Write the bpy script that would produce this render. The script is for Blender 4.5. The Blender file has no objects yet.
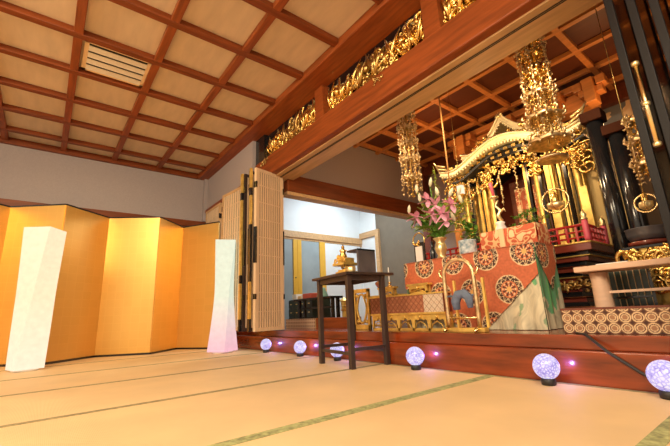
import bpy, math, random
from mathutils import Vector, Matrix, noise
random.seed(7)
PI = math.pi
C = bpy.context.scene.collection
S = bpy.context.scene

# ------------------------------------------------------------------ camera
F_PX = 364.67
YAW, PIT, ROLL = math.radians(51.526), math.radians(13.961), math.radians(2.511)
EYE = Vector((0, 0, 0.42))
c, s = math.cos, math.sin
RZ = Matrix(((c(YAW), -s(YAW), 0), (s(YAW), c(YAW), 0), (0, 0, 1)))
RX = Matrix(((1, 0, 0), (0, c(PIT), -s(PIT)), (0, s(PIT), c(PIT))))
RY = Matrix(((c(ROLL), 0, s(ROLL)), (0, 1, 0), (-s(ROLL), 0, c(ROLL))))
M3 = RZ @ RX @ RY                      # columns: right, forward, up
cam_data = bpy.data.cameras.new('camera')
cam = bpy.data.objects.new('camera', cam_data)
C.objects.link(cam)
r_, f_, u_ = M3.col[0], M3.col[1], M3.col[2]
cam.matrix_world = Matrix(((r_[0], u_[0], -f_[0], EYE[0]), (r_[1], u_[1], -f_[1], EYE[1]),
                           (r_[2], u_[2], -f_[2], EYE[2]), (0, 0, 0, 1)))
cam_data.sensor_width = 36.0
cam_data.lens = F_PX / 670.0 * 36.0
cam_data.clip_start = 0.02
S.camera = cam
S.view_settings.view_transform = 'Standard'
S.view_settings.look = 'None'
S.view_settings.gamma = 1.0
S.view_settings.exposure = 0.55
S.view_settings.use_curve_mapping = False

def _ray(u, v):
    return M3 @ Vector(((u - 335) / F_PX, 1, -(v - 223) / F_PX))
def Yp(u, v, y):                       # measured point of the photograph on the plane y
    d = _ray(u, v); return EYE + d * (y / d[1])
def Xp(u, v, x):
    d = _ray(u, v); return EYE + d * (x / d[0])
def Zp(u, v, z):
    d = _ray(u, v); return EYE + d * ((z - EYE[2]) / d[2])

# ------------------------------------------------------------------ world and lights
W = bpy.data.worlds.new('world'); S.world = W; W.use_nodes = True
W.node_tree.nodes['Background'].inputs[0].default_value = (1.0, 0.80, 0.60, 1)
W.node_tree.nodes['Background'].inputs[1].default_value = 0.60

def area(name, loc, target, size, power, col, sy=None):
    l = bpy.data.lights.new(name, 'AREA'); l.energy = power; l.color = col
    l.shape = 'RECTANGLE'; l.size = size; l.size_y = sy or size
    o = bpy.data.objects.new(name, l); C.objects.link(o); o.location = loc
    o.rotation_euler = (Vector(target) - Vector(loc)).to_track_quat('-Z', 'Y').to_euler()
    return o
def spot(name, loc, target, power, col, ang=80, rad=0.05):
    l = bpy.data.lights.new(name, 'SPOT'); l.energy = power; l.color = col
    l.spot_size = math.radians(ang); l.spot_blend = 0.6; l.shadow_soft_size = rad
    o = bpy.data.objects.new(name, l); C.objects.link(o); o.location = loc
    o.rotation_euler = (Vector(target) - Vector(loc)).to_track_quat('-Z', 'Y').to_euler()
    return o
def point(name, loc, power, col, rad=0.08):
    l = bpy.data.lights.new(name, 'POINT'); l.energy = power; l.color = col; l.shadow_soft_size = rad
    o = bpy.data.objects.new(name, l); C.objects.link(o); o.location = loc
    return o
WARM = (1.0, 0.72, 0.42)
area('hall_fill_light', (0.6, -0.6, 2.85), (-1.2, 0.6, 0), 1.6, 150, (1.0, 0.83, 0.58))  # unseen soft fills near the ceiling, added to light the hall
area('hall_fill_light', (-2.2, -1.8, 2.85), (-3.4, 0.6, 0), 1.4, 120, (1.0, 0.80, 0.52))
spot('screen_fill_spot', (-3.2, -0.35, 2.80), (-5.7, 0.3, 0.6), 66, (1.0, 0.78, 0.45), 85, .12)  # unseen spots added to brighten the gold screen
spot('screen_fill_spot', (-3.2, 1.3, 2.80), (-5.8, 1.3, 0.7), 14, (1.0, 0.78, 0.45), 70, .12)
spot('altar_fill_spot', (-1.7, 2.62, 2.36), (-1.7, 4.0, 1.5), 40, WARM, 120)  # added spots, hidden behind the lintel to light the closed altar room
spot('altar_fill_spot', (-2.9, 2.62, 2.36), (-2.3, 3.6, 1.0), 26, WARM, 120)
spot('altar_fill_spot', (-0.9, 2.62, 2.3), (-1.0, 3.4, 0.7), 20, WARM, 120)
point('altar_fill_point', (-2.75, 3.9, 2.45), 8, (1.0, 0.5, 0.2))  # unseen warm points added as fill inside the altar bay
point('altar_fill_point', (-0.8, 4.5, 2.3), 8, (1.0, 0.5, 0.2))
point('shrine_fill_point', (-1.7, 3.55, 1.9), 6, (1.0, 0.68, 0.32))  # unseen warm point added to brighten the shrine front
area('side_room_light', (-4.9, 4.4, 2.85), (-5.2, 4.4, 0), 1.0, 34, (0.86, 0.95, 1.0))

# ------------------------------------------------------------------ materials
def mat(name, col, rough=0.5, metal=0.0, var=0.0, scale=8.0, bump=0.0, emis=None, es=0.0, stretch=None, spec=None, coat=0.0, col2=None):
    m = bpy.data.materials.new(name); m.use_nodes = True
    nt = m.node_tree; b = nt.nodes['Principled BSDF']
    b.inputs['Base Color'].default_value = (*col, 1)
    b.inputs['Roughness'].default_value = rough; b.inputs['Metallic'].default_value = metal
    if spec is not None: b.inputs['Specular IOR Level'].default_value = spec
    if coat: b.inputs['Coat Weight'].default_value = coat; b.inputs['Coat Roughness'].default_value = 0.15
    if var or bump:
        tc = nt.nodes.new('ShaderNodeTexCoord'); mp = nt.nodes.new('ShaderNodeMapping')
        nt.links.new(tc.outputs['Object'], mp.inputs[0])
        if stretch: mp.inputs['Scale'].default_value = stretch
        n = nt.nodes.new('ShaderNodeTexNoise'); n.inputs['Scale'].default_value = scale
        n.inputs['Detail'].default_value = 5
        nt.links.new(mp.outputs[0], n.inputs['Vector'])
        if var:
            r = nt.nodes.new('ShaderNodeValToRGB')
            a = tuple(max(0, x * (1 - var)) for x in col); d = col2 or tuple(min(1, x * (1 + var)) for x in col)
            r.color_ramp.elements[0].position = 0.3; r.color_ramp.elements[1].position = 0.7
            r.color_ramp.elements[0].color = (*a, 1); r.color_ramp.elements[1].color = (*d, 1)
            nt.links.new(n.outputs['Fac'], r.inputs[0]); nt.links.new(r.outputs[0], b.inputs['Base Color'])
        if bump:
            bp = nt.nodes.new('ShaderNodeBump'); bp.inputs['Strength'].default_value = bump
            bp.inputs['Distance'].default_value = 0.02
            nt.links.new(n.outputs['Fac'], bp.inputs['Height']); nt.links.new(bp.outputs[0], b.inputs['Normal'])
    if emis:
        b.inputs['Emission Color'].default_value = (*emis, 1); b.inputs['Emission Strength'].default_value = es
    return m

M = {}
M['redwood'] = mat('red_wood', (0.26, 0.060, 0.013), 0.42, var=0.28, scale=5, stretch=(0.6, 6, 6), spec=.3)
M['redwood_y_shaded'] = mat('red_wood_crosswise_shaded', (0.20, 0.045, 0.010), 0.45, spec=.3, var=0.25, scale=5, stretch=(6, 0.6, 6))  # same timber as redwood, with shade put into a darker colour
M['step'] = mat('polished_red_step_wood', (0.21, 0.034, 0.007), 0.25, var=0.45, scale=4, stretch=(0.7, 5, 5), coat=0.5)
M['darkred'] = mat('dark_red_wood', (0.16, 0.04, 0.018), 0.4, var=0.25, scale=5, stretch=(6, 0.6, 6))
M['lightwood'] = mat('light_wood', (0.58, 0.36, 0.17), 0.45, var=0.15, scale=5, stretch=(0.6, 6, 6))
M['palewood'] = mat('pale_planed_wood', (0.72, 0.48, 0.34), 0.35, var=0.08, scale=6, stretch=(0.5, 6, 6))
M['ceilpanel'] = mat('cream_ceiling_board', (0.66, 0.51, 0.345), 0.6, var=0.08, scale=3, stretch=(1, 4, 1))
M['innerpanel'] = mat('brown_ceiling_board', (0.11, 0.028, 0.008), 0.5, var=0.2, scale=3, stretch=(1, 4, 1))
M['orangewood'] = mat('orange_cedar_wood', (0.60, 0.235, 0.06), 0.45, var=0.15, scale=5, stretch=(0.6, 6, 6))
M['plaster'] = mat('mauve_grey_plaster', (0.40, 0.345, 0.345), 0.9, var=0.05, scale=60, bump=0.08)
M['whitewall'] = mat('pale_blue_white_wall', (0.76, 0.82, 0.84), 0.7, var=0.02)
M['greywall'] = mat('slate_grey_painted_wall', (0.20, 0.22, 0.24), 0.7, var=0.06)
M['taupe'] = mat('taupe_wall', (0.17, 0.14, 0.10), 0.8, var=0.06)
M['black'] = mat('black_lacquer', (0.012, 0.012, 0.014), 0.18, coat=0.4)
M['blackmatt'] = mat('black_matt', (0.02, 0.018, 0.018), 0.5)
M['darkwood'] = mat('dark_stained_wood', (0.045, 0.028, 0.024), 0.35, var=0.2, scale=8, stretch=(5, 5, .6))
M['lacquerframe'] = mat('brown_black_lacquer', (0.012, 0.010, 0.011), 0.4, spec=.22)
M['gold'] = mat('gilt', (0.95, 0.62, 0.20), 0.27, 1.0, var=0.12, scale=20)
M['goldbright'] = mat('bright_gilt', (1.0, 0.80, 0.42), 0.3, 0.85, var=0.05, scale=20)
M['goldpaint'] = mat('gold_lacquer', (0.90, 0.56, 0.15), 0.36, 0.6, var=0.28, scale=14, bump=0.25)
M['brass'] = mat('brass', (0.90, 0.68, 0.34), 0.25, 1.0)
M['oldgold'] = mat('aged_gilt', (0.62, 0.42, 0.15), 0.33, 1.0, var=0.3, scale=25)
M['silver'] = mat('pale_metal', (0.75, 0.72, 0.68), 0.3, 0.8)
M['redlac'] = mat('vermilion_lacquer', (0.42, 0.02, 0.02), 0.25, coat=0.3)
M['maroonlac'] = mat('maroon_lacquer', (0.20, 0.038, 0.022), 0.25, coat=0.3)
M['pink'] = mat('pink_candle_wax', (0.62, 0.09, 0.14), 0.4)
M['white'] = mat('white_glaze', (0.85, 0.83, 0.80), 0.3)
M['green'] = mat('leaf_green', (0.14, 0.34, 0.05), 0.5, var=0.4, scale=15)
M['lime'] = mat('yellow_green_leaf', (0.38, 0.48, 0.07), 0.5, var=0.3, scale=15)
M['lilypink'] = mat('pink_lily_petal', (0.85, 0.42, 0.58), 0.5, var=0.25, scale=30)
M['bud'] = mat('pale_lily_bud', (0.75, 0.72, 0.55), 0.5)
M['yellowframe'] = mat('yellow_lacquered_frame', (0.78, 0.46, 0.06), 0.4, var=0.05)
M['doorglass'] = mat('frosted_door_panel', (0.34, 0.42, 0.45), 0.25, var=0.15, scale=2)
M['slat'] = mat('cream_lattice_wood', (0.74, 0.54, 0.35), 0.5, var=0.08, scale=8, stretch=(5, 5, .5))
M['slatgap'] = mat('lattice_backing', (0.13, 0.06, 0.03), 0.7)
M['latticeglass'] = mat('grey_green_lattice_pane', (0.10, 0.11, 0.08), 0.3, var=0.2)
M['rod'] = mat('slim_wood_rod', (0.6, 0.3, 0.1), 0.4)
M['cable'] = mat('black_rubber_cable', (0.02, 0.02, 0.02), 0.5)
M['greenlac'] = mat('dark_green_lacquer', (0.022, 0.038, 0.030), 0.3, var=0.1)
M['teal'] = mat('verdigris_teal', (0.22, 0.42, 0.36), 0.5)
M['bronze'] = mat('dark_bronze', (0.14, 0.14, 0.165), 0.4, 0.5, var=0.2)
M['bluegrey'] = mat('blue_grey_cloth', (0.14, 0.18, 0.27), 0.8, var=0.2, scale=30, bump=0.4)
M['blueporc'] = mat('blue_and_white_porcelain', (0.22, 0.42, 0.62), 0.25, var=0.35, scale=28, col2=(0.80, 0.88, 0.92))
M['antique'] = mat('antique_pale_gilt', (0.72, 0.54, 0.30), 0.38, 0.9, var=0.35, scale=30)
M['ivory'] = mat('pale_whitish_gilt', (0.95, 0.80, 0.50), 0.42, 0.45, var=0.12, scale=30)
M['copper'] = mat('copper', (0.55, 0.24, 0.12), 0.3, 1.0)
M['cloud'] = mat('cream_cloud_paint', (0.85, 0.62, 0.36), 0.6)
M['border'] = mat('green_brocade_tatami_border', (0.34, 0.35, 0.16), 0.8, var=0.45, scale=45)
M['borderthin'] = mat('tatami_seam_border', (0.30, 0.25, 0.13), 0.8, var=0.3, scale=45)

# tatami: fine ribs across, worn tone patches
def tatami():
    m = mat('woven_tatami_rush', (0.74, 0.535, 0.295), 0.6, var=0.08, scale=2.5)
    nt = m.node_tree; b = nt.nodes['Principled BSDF']
    tc = nt.nodes.new('ShaderNodeTexCoord'); w = nt.nodes.new('ShaderNodeTexWave')
    w.bands_direction = 'Y'; w.inputs['Scale'].default_value = 55; w.inputs['Distortion'].default_value = 0.6
    nt.links.new(tc.outputs['Object'], w.inputs['Vector'])
    bp = nt.nodes.new('ShaderNodeBump'); bp.inputs['Strength'].default_value = 0.25; bp.inputs['Distance'].default_value = 0.004
    nt.links.new(w.outputs['Fac'], bp.inputs['Height']); nt.links.new(bp.outputs[0], b.inputs['Normal'])
    return m
M['tatami'] = tatami()

# gold leaf on the folding screen: faint squares
def leaf():
    m = mat('gold_leaf_squares', (0.80, 0.47, 0.09), 0.36, 0.6)
    nt = m.node_tree; b = nt.nodes['Principled BSDF']
    tc = nt.nodes.new('ShaderNodeTexCoord')
    sx = nt.nodes.new('ShaderNodeSeparateXYZ'); nt.links.new(tc.outputs['Object'], sx.inputs[0])
    cb = nt.nodes.new('ShaderNodeCombineXYZ')
    nt.links.new(sx.outputs['Y'], cb.inputs['X']); nt.links.new(sx.outputs['Z'], cb.inputs['Y'])
    br = nt.nodes.new('ShaderNodeTexBrick'); br.offset = 0.0
    br.inputs['Scale'].default_value = 1.0; br.inputs['Brick Width'].default_value = 0.095
    br.inputs['Row Height'].default_value = 0.105; br.inputs['Mortar Size'].default_value = 0.0025
    br.inputs['Color1'].default_value = (0.84, 0.50, 0.135, 1); br.inputs['Color2'].default_value = (0.81, 0.48, 0.125, 1)
    br.inputs['Mortar'].default_value = (0.86, 0.53, 0.15, 1)
    nt.links.new(cb.outputs[0], br.inputs['Vector']); nt.links.new(br.outputs['Color'], b.inputs['Base Color'])
    return m
M['leaf'] = leaf()

def lamp_paper(name, lo, hi, strength):
    m = bpy.data.materials.new(name); m.use_nodes = True
    nt = m.node_tree; b = nt.nodes['Principled BSDF']
    b.inputs['Base Color'].default_value = (0.16, 0.15, 0.13, 1); b.inputs['Roughness'].default_value = 0.8
    tc = nt.nodes.new('ShaderNodeTexCoord'); sx = nt.nodes.new('ShaderNodeSeparateXYZ')
    nt.links.new(tc.outputs['Object'], sx.inputs[0])
    mr = nt.nodes.new('ShaderNodeMapRange'); mr.inputs['From Max'].default_value = 1.3
    nt.links.new(sx.outputs['Z'], mr.inputs['Value'])
    r = nt.nodes.new('ShaderNodeValToRGB')
    r.color_ramp.elements[0].color = (*lo, 1); r.color_ramp.elements[1].color = (*hi, 1)
    r.color_ramp.elements[1].position = 0.55
    nt.links.new(mr.outputs[0], r.inputs[0]); nt.links.new(r.outputs[0], b.inputs['Emission Color'])
    n = nt.nodes.new('ShaderNodeTexNoise'); n.inputs['Scale'].default_value = 18; n.inputs['Detail'].default_value = 6
    nt.links.new(tc.outputs['Object'], n.inputs['Vector'])
    mr2 = nt.nodes.new('ShaderNodeMapRange'); mr2.inputs['From Min'].default_value = .3; mr2.inputs['From Max'].default_value = .7
    mr2.inputs['To Min'].default_value = strength * 0.95; mr2.inputs['To Max'].default_value = strength * 1.08
    nt.links.new(n.outputs['Fac'], mr2.inputs['Value']); nt.links.new(mr2.outputs[0], b.inputs['Emission Strength'])
    return m
M['paper_warm'] = lamp_paper('glowing_warm_paper', (1.0, 0.80, 0.62), (1.0, 0.78, 0.52), 0.66)
M['paper_cool'] = lamp_paper('glowing_pink_and_white_paper', (1.0, 0.50, 0.66), (0.80, 0.90, 0.72), 0.56)

def crackle():
    m = bpy.data.materials.new('crackled_glowing_glass'); m.use_nodes = True
    nt = m.node_tree; b = nt.nodes['Principled BSDF']
    tc = nt.nodes.new('ShaderNodeTexCoord')
    v = nt.nodes.new('ShaderNodeTexVoronoi'); v.inputs['Scale'].default_value = 62
    v.feature = 'DISTANCE_TO_EDGE'
    nt.links.new(tc.outputs['Object'], v.inputs['Vector'])
    n = nt.nodes.new('ShaderNodeTexNoise'); n.inputs['Scale'].default_value = 22
    nt.links.new(tc.outputs['Object'], n.inputs['Vector'])
    ad = nt.nodes.new('ShaderNodeMath'); ad.operation = 'MULTIPLY'
    nt.links.new(v.outputs['Distance'], ad.inputs[0]); ad.inputs[1].default_value = 2.0
    a2 = nt.nodes.new('ShaderNodeMath'); a2.operation = 'ADD'
    nt.links.new(ad.outputs[0], a2.inputs[0]); nt.links.new(n.outputs['Fac'], a2.inputs[1])
    r = nt.nodes.new('ShaderNodeValToRGB')
    e = r.color_ramp.elements
    e[0].position = 0.40; e[0].color = (0.22, 0.20, 0.62, 1)
    e[1].position = 0.95; e[1].color = (0.95, 0.92, 1.0, 1)
    k = e.new(0.62); k.color = (0.50, 0.46, 0.95, 1)
    nt.links.new(a2.outputs[0], r.inputs[0])
    nt.links.new(r.outputs[0], b.inputs['Emission Color']); b.inputs['Emission Strength'].default_value = 0.55
    b.inputs['Base Color'].default_value = (0.15, 0.13, 0.35, 1); b.inputs['Roughness'].default_value = 0.15
    return m
M['crackle'] = crackle()

def patmat(name, rough=0.65, metal=0.0):
    m = bpy.data.materials.new(name); m.use_nodes = True
    nt = m.node_tree; b = nt.nodes['Principled BSDF']
    a = nt.nodes.new('ShaderNodeAttribute'); a.attribute_name = 'Col'
    nt.links.new(a.outputs['Color'], b.inputs['Base Color'])
    b.inputs['Roughness'].default_value = rough; b.inputs['Metallic'].default_value = metal
    return m
M['pattern'] = patmat('woven_pattern')

# ------------------------------------------------------------------ mesh helper
def worldloc(o):
    v = Vector((0, 0, 0))
    while o is not None:
        v += o.location; o = o.parent
    return v
class MB:
    def __init__(s): s.v = []; s.f = []; s.sm = []
    def add(s, vs, fs, smooth=False):
        n = len(s.v); s.v += [tuple(p) for p in vs]
        s.f += [tuple(i + n for i in f) for f in fs]; s.sm += [smooth] * len(fs)
        return s
    def box(s, x0, x1, y0, y1, z0, z1):
        vs = [(x, y, z) for z in (z0, z1) for y in (y0, y1) for x in (x0, x1)]
        return s.add(vs, [(0, 2, 3, 1), (4, 5, 7, 6), (0, 1, 5, 4), (2, 6, 7, 3), (0, 4, 6, 2), (1, 3, 7, 5)])
    def obox(s, cx, cy, z0, z1, L, T, ang):          # box along direction ang in plan
        ca, sa = math.cos(ang), math.sin(ang); vs = []
        for z in (z0, z1):
            for b in (-T / 2, T / 2):
                for a in (-L / 2, L / 2): vs.append((cx + a * ca - b * sa, cy + a * sa + b * ca, z))
        return s.add(vs, [(0, 2, 3, 1), (4, 5, 7, 6), (0, 1, 5, 4), (2, 6, 7, 3), (0, 4, 6, 2), (1, 3, 7, 5)])
    def tube(s, pts, rad, n=6, caps=True):
        pts = [Vector(p) for p in pts]
        if not hasattr(rad, '__len__'): rad = [rad] * len(pts)
        vs = []; fs = []; up = Vector((0.13, 0.31, 0.94)); prev = None
        for i, p in enumerate(pts):
            t = (pts[min(i + 1, len(pts) - 1)] - pts[max(i - 1, 0)])
            if t.length < 1e-9: t = Vector((0, 0, 1))
            t.normalize()
            if prev is None:
                a = t.cross(up)
                if a.length < 0.1: a = t.cross(Vector((1, 0, 0)))
            else:
                a = prev - t * prev.dot(t)
                if a.length < 1e-5: a = t.cross(up)
            a.normalize(); b = t.cross(a); prev = a
            for k in range(n):
                q = 2 * PI * k / n
                vs.append(p + (a * math.cos(q) + b * math.sin(q)) * rad[i])
        for i in range(len(pts) - 1):
            for k in range(n):
                k2 = (k + 1) % n
                fs.append((i * n + k, i * n + k2, (i + 1) * n + k2, (i + 1) * n + k))
        if caps:
            fs.append(tuple(range(n - 1, -1, -1))); m = (len(pts) - 1) * n
            fs.append(tuple(range(m, m + n)))
        return s.add(vs, fs, True)
    def cyl(s, p0, p1, r0, r1=None, n=16):
        return s.tube([p0, p1], [r0, r0 if r1 is None else r1], n)
    def bar(s, p0, p1, w):
        return s.tube([p0, p1], w * 0.707, 4)
    def sph(s, c_, r, n=10, sc=(1, 1, 1)):
        vs = []; fs = []; m = max(4, n // 2 + 1)
        for i in range(m + 1):
            t = PI * i / m
            for k in range(n):
                q = 2 * PI * k / n
                vs.append((c_[0] + r * sc[0] * math.sin(t) * math.cos(q), c_[1] + r * sc[1] * math.sin(t) * math.sin(q), c_[2] - r * sc[2] * math.cos(t)))
        for i in range(m):
            for k in range(n):
                k2 = (k + 1) % n
                fs.append((i * n + k, i * n + k2, (i + 1) * n + k2, (i + 1) * n + k))
        return s.add(vs, fs, True)
    def lathe(s, c_, prof, n=20, flute=0.0, nf=8, smooth=True):
        vs = []; fs = []
        for (r, z) in prof:
            for k in range(n):
                q = 2 * PI * k / n; rr = r * (1 + flute * math.cos(nf * q))
                vs.append((c_[0] + rr * math.cos(q), c_[1] + rr * math.sin(q), c_[2] + z))
        for i in range(len(prof) - 1):
            for k in range(n):
                k2 = (k + 1) % n
                fs.append((i * n + k, i * n + k2, (i + 1) * n + k2, (i + 1) * n + k))
        fs.append(tuple(range(n - 1, -1, -1))); m = (len(prof) - 1) * n; fs.append(tuple(range(m, m + n)))
        return s.add(vs, fs, smooth)
    def prism(s, out, y0, y1):                        # outline in x,z pushed along y
        n = len(out); vs = [(x, y0, z) for x, z in out] + [(x, y1, z) for x, z in out]
        fs = [tuple(range(n)), tuple(range(2 * n - 1, n - 1, -1))]
        fs += [(i, i + n, (i + 1) % n + n, (i + 1) % n) for i in range(n)]
        return s.add(vs, fs)
    def strip(s, top, bot, y0, y1):                   # ribbon between two x,z lines with thickness along y
        n = len(top); vs = [(x, y0, z) for x, z in top] + [(x, y0, z) for x, z in bot] + [(x, y1, z) for x, z in top] + [(x, y1, z) for x, z in bot]
        fs = []
        for i in range(n - 1):
            j = i + 1
            fs += [(i, j, n + j, n + i), (2 * n + i, 3 * n + i, 3 * n + j, 2 * n + j), (i, 2 * n + i, 2 * n + j, j), (n + i, n + j, 3 * n + j, 3 * n + i)]
        fs += [(0, n, 3 * n, 2 * n), (n - 1, 3 * n - 1, 4 * n - 1, 2 * n - 1)]
        return s.add(vs, fs)
    def ring(s, c_, R, r, axis='z', n=28, m=6):
        pts = []
        for k in range(n + 1):
            q = 2 * PI * k / n; a, b = R * math.cos(q), R * math.sin(q)
            d = {'z': (a, b, 0), 'y': (a, 0, b), 'x': (0, a, b)}[axis]
            pts.append((c_[0] + d[0], c_[1] + d[1], c_[2] + d[2]))
        return s.tube(pts, r, m, caps=False)
    def build(s, name, m, parent=None, local=False, bevel=0.0, rot=None):
        vs = [Vector(p) for p in s.v]
        me = bpy.data.meshes.new(name); o = bpy.data.objects.new(name, me); C.objects.link(o)
        if parent is not None:
            o.parent = parent
            if not local:
                w = worldloc(parent); vs = [p - w for p in vs]
        elif not local:
            xs = [p.x for p in vs]; ys = [p.y for p in vs]; zs = [p.z for p in vs]
            w = Vector(((min(xs) + max(xs)) / 2, (min(ys) + max(ys)) / 2, min(zs)))
            vs = [p - w for p in vs]; o.location = w
        me.from_pydata([tuple(p) for p in vs], [], s.f)
        me.polygons.foreach_set('use_smooth', s.sm); me.update()
        me.materials.append(M[m] if isinstance(m, str) else m)
        if bevel:
            b = o.modifiers.new('bevel', 'BEVEL'); b.width = bevel; b.segments = 2; b.limit_method = 'ANGLE'
        return o
def tag(o, label, cat, group=None, kind=None):
    if label: o['label'] = label
    if cat: o['category'] = cat
    if group: o['group'] = group
    if kind: o['kind'] = kind
    return o
def thing(name, loc, label, cat, group=None):
    o = bpy.data.objects.new(name, None); C.objects.link(o); o.location = loc; o.empty_display_size = 0.05
    return tag(o, label, cat, group)
def struct(o): o['kind'] = 'structure'; return o
def sbox(name, m, *b, bevel=0.0): return struct(MB().box(*b).build(name, m, bevel=bevel))
def dup(root, loc, label=None, rotz=None):
    r = root.copy(); C.objects.link(r); r.location = loc
    if label: r['label'] = label
    if rotz is not None: r.rotation_euler = (0, 0, rotz)
    for ch in list(root.children):
        k = ch.copy(); C.objects.link(k); k.parent = r
        for g in list(ch.children):
            d = g.copy(); C.objects.link(d); d.parent = k
    return r
def pattern(name, f, P0, U, V, nu, nv, parent=None, m='pattern', mask=None, thick=0.003, disp=None):
    """cloth or board from a fine grid; f(u metres, v metres) gives the woven colour"""
    P0, U, V = Vector(P0), Vector(U), Vector(V); N = U.cross(V).normalized()
    vs = []; cols = []
    for j in range(nv + 1):
        for i in range(nu + 1):
            a, b = i / nu, j / nv
            p = P0 + U * a + V * b
            if disp: p = p + N * disp(a, b)
            vs.append(p); cols.append(f(a * U.length, b * V.length))
    fs = []
    for j in range(nv):
        for i in range(nu):
            if mask and not mask((i + .5) / nu * U.length, (j + .5) / nv * V.length): continue
            k = j * (nu + 1) + i
            fs.append((k, k + 1, k + nu + 2, k + nu + 1))
    w = worldloc(parent) if parent else P0
    me = bpy.data.meshes.new(name); o = bpy.data.objects.new(name, me); C.objects.link(o)
    if parent: o.parent = parent
    else: o.location = w
    me.from_pydata([tuple(p - w) for p in vs], [], fs); me.update()
    at = me.color_attributes.new('Col', 'FLOAT_COLOR', 'POINT')
    at.data.foreach_set('color', [x for c4 in cols for x in (*c4, 1.0)])
    me.materials.append(M[m])
    if thick:
        so = o.modifiers.new('thickness', 'SOLIDIFY'); so.thickness = thick; so.offset = -1
    return o

# ================================================================== STRUCTURE
ZC, XW, YW, YE = 2.98, -6.38, 2.10, 1.93       # ceiling, left wall, side wall plane, ceiling edge beam
PZ = 0.25                                        # altar platform height
YB, XA, XS, ZI = 5.5, -4.06, -6.0, 3.08          # inner back wall, altar bay side wall, side room wall, inner ceiling
fl = struct(MB().box(XW - .2, 3.0, -3.6, 2.32, -0.12, 0.0).build('floor', 'tatami'))
# tatami border bands, one per seam
for i, x in enumerate((-0.39, -1.35, -2.31, -3.30, -4.24, -5.2)):
    hw = .029 if i < 2 else .018
    o = MB().box(x - hw, x + hw, -3.5, 2.285, 0.0, 0.0022).build('tatami_border', 'border' if i < 2 else 'borderthin', fl)
for y in (2.262,):
    MB().box(-6.3, 2.9, y, 2.29, 0.0, 0.002).build('tatami_border', 'borderthin', fl)
# ceiling boards and battens
struct(MB().box(XW - .2, 3.0, -3.6, YW + .1, ZC, ZC + 0.05).build('ceiling', 'ceilpanel'))
ceil_o = bpy.data.objects['ceiling']
for k in range(0, 9):
    y = YE - 0.015 - 0.65 * k
    if k: MB().box(XW, 3.0, y - .036, y + .036, ZC - 0.055, ZC + 0.004).build('ceiling_batten', 'redwood', ceil_o, bevel=0.006)
for k in range(-4, 11):
    x = -3.52 + 0.615 * k
    if x > XW: MB().box(x - .038, x + .038, -3.6, YE, ZC - 0.058, ZC + 0.002).build('ceiling_batten', 'redwood_y_shaded', ceil_o, bevel=0.006)
# edge beams
sbox('trim_1', 'redwood', XW, 3.0, YE, YW + .12, 2.885, ZC, bevel=0.008)
sbox('trim_2', 'redwood_y_shaded', XW - .02, XW + .05, -3.6, YE, 2.885, ZC - .002, bevel=0.006)
# left wall
lw = sbox('wall_left', 'plaster', XW - .15, XW, -3.6, YW + .15, 0.0, ZC)
MB().box(XW, XW + .035, -3.6, YW, 2.0, 2.10).build('wall_rail', 'redwood_y_shaded', lw)
MB().box(XW, XW + .012, -3.6, YW, 0.0, 2.0).build('wall_panelling', 'darkred', lw)
# side wall above the hinged doors
sw = sbox('wall_side', 'plaster', XW, -4.46, YW, YW + .1, 2.29, 2.89)
MB().box(XW, XW + .09, YW - .06, YW, 2.1, 2.885).build('corner_post', 'plaster', sw)
MB().box(XW, -4.44, YW - .03, YW + .10, 2.245, 2.30).build('door_head', 'redwood', sw)
# lintel over the altar opening, with the sliding-door track in its soffit
lin = struct(MB().box(-4.46, 3.0, 2.14, 2.51, 2.237, 2.51).build('trim_3', 'redwood', bevel=0.012))
MB().box(-4.46, 3.0, 2.22, 2.505, 2.222, 2.239).build('soffit_board', 'lightwood', lin)
MB().box(-4.46, 3.0, 2.284, 2.291, 2.218, 2.239).build('door_track', 'blackmatt', lin)
MB().box(-4.46, 3.0, 2.300, 2.307, 2.218, 2.239).build('door_track', 'blackmatt', lin)
# posts of the transom, and its dark backing
sbox('trim_4', 'black', -4.46, -4.20, 2.15, 2.25, 2.51, 2.89)
for n_, x in ((5, -2.90), (6, -1.38), (7, 0.14)):
    sbox('trim_%d' % n_, 'redwood', x - .075, x + .075, 2.15, 2.25, 2.51, 2.89)
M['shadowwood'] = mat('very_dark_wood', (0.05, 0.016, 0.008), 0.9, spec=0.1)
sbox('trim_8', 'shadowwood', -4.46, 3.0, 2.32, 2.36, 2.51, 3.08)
# step up to the altar floor
st = struct(MB().box(XW, 3.0, 2.29, 2.37, 0.0, 0.172).build('trim_9', 'step', bevel=0.006))
MB().box(XW, 3.0, 2.345, 2.42, 0.172, PZ).build('upper_sill', 'step', st, bevel=0.005)
pf = sbox('trim_10', 'step', XW, 3.0, 2.40, YB, 0.0, PZ)
# inner walls
sbox('wall_back', 'taupe', XS, 3.0, YB, YB + .1, PZ, ZI)
wb = bpy.data.objects['wall_back']
MB().box(XS, -5.5, YB - .012, YB + .01, PZ, ZI).build('white_panel', 'whitewall', wb)
MB().box(-5.5, -5.40, YB - .06, YB + .01, PZ, 2.02).build('post', 'lightwood', wb, bevel=.005)
MB().box(XS, -5.40, YB - .05, YB + .01, 2.02, 2.15).build('rail', 'lightwood', wb, bevel=.005)
MB().box(-3.95, -3.2, YB - .012, YB + .01, PZ, ZI).build('plaster_panel', 'plaster', wb)
MB().box(-1.9, 3, YB - .02, YB + .01, 2.20, 2.86).build('painted_panel', 'greywall', wb)
MB().box(-3.2, 3, YB - .08, YB + .01, 2.10, 2.20).build('rail', 'darkred', wb, bevel=.005)
MB().box(-4.0, 3, YB - .12, YB + .01, 2.86, 3.08).build('top_beam', 'darkred', wb, bevel=.005)
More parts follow.
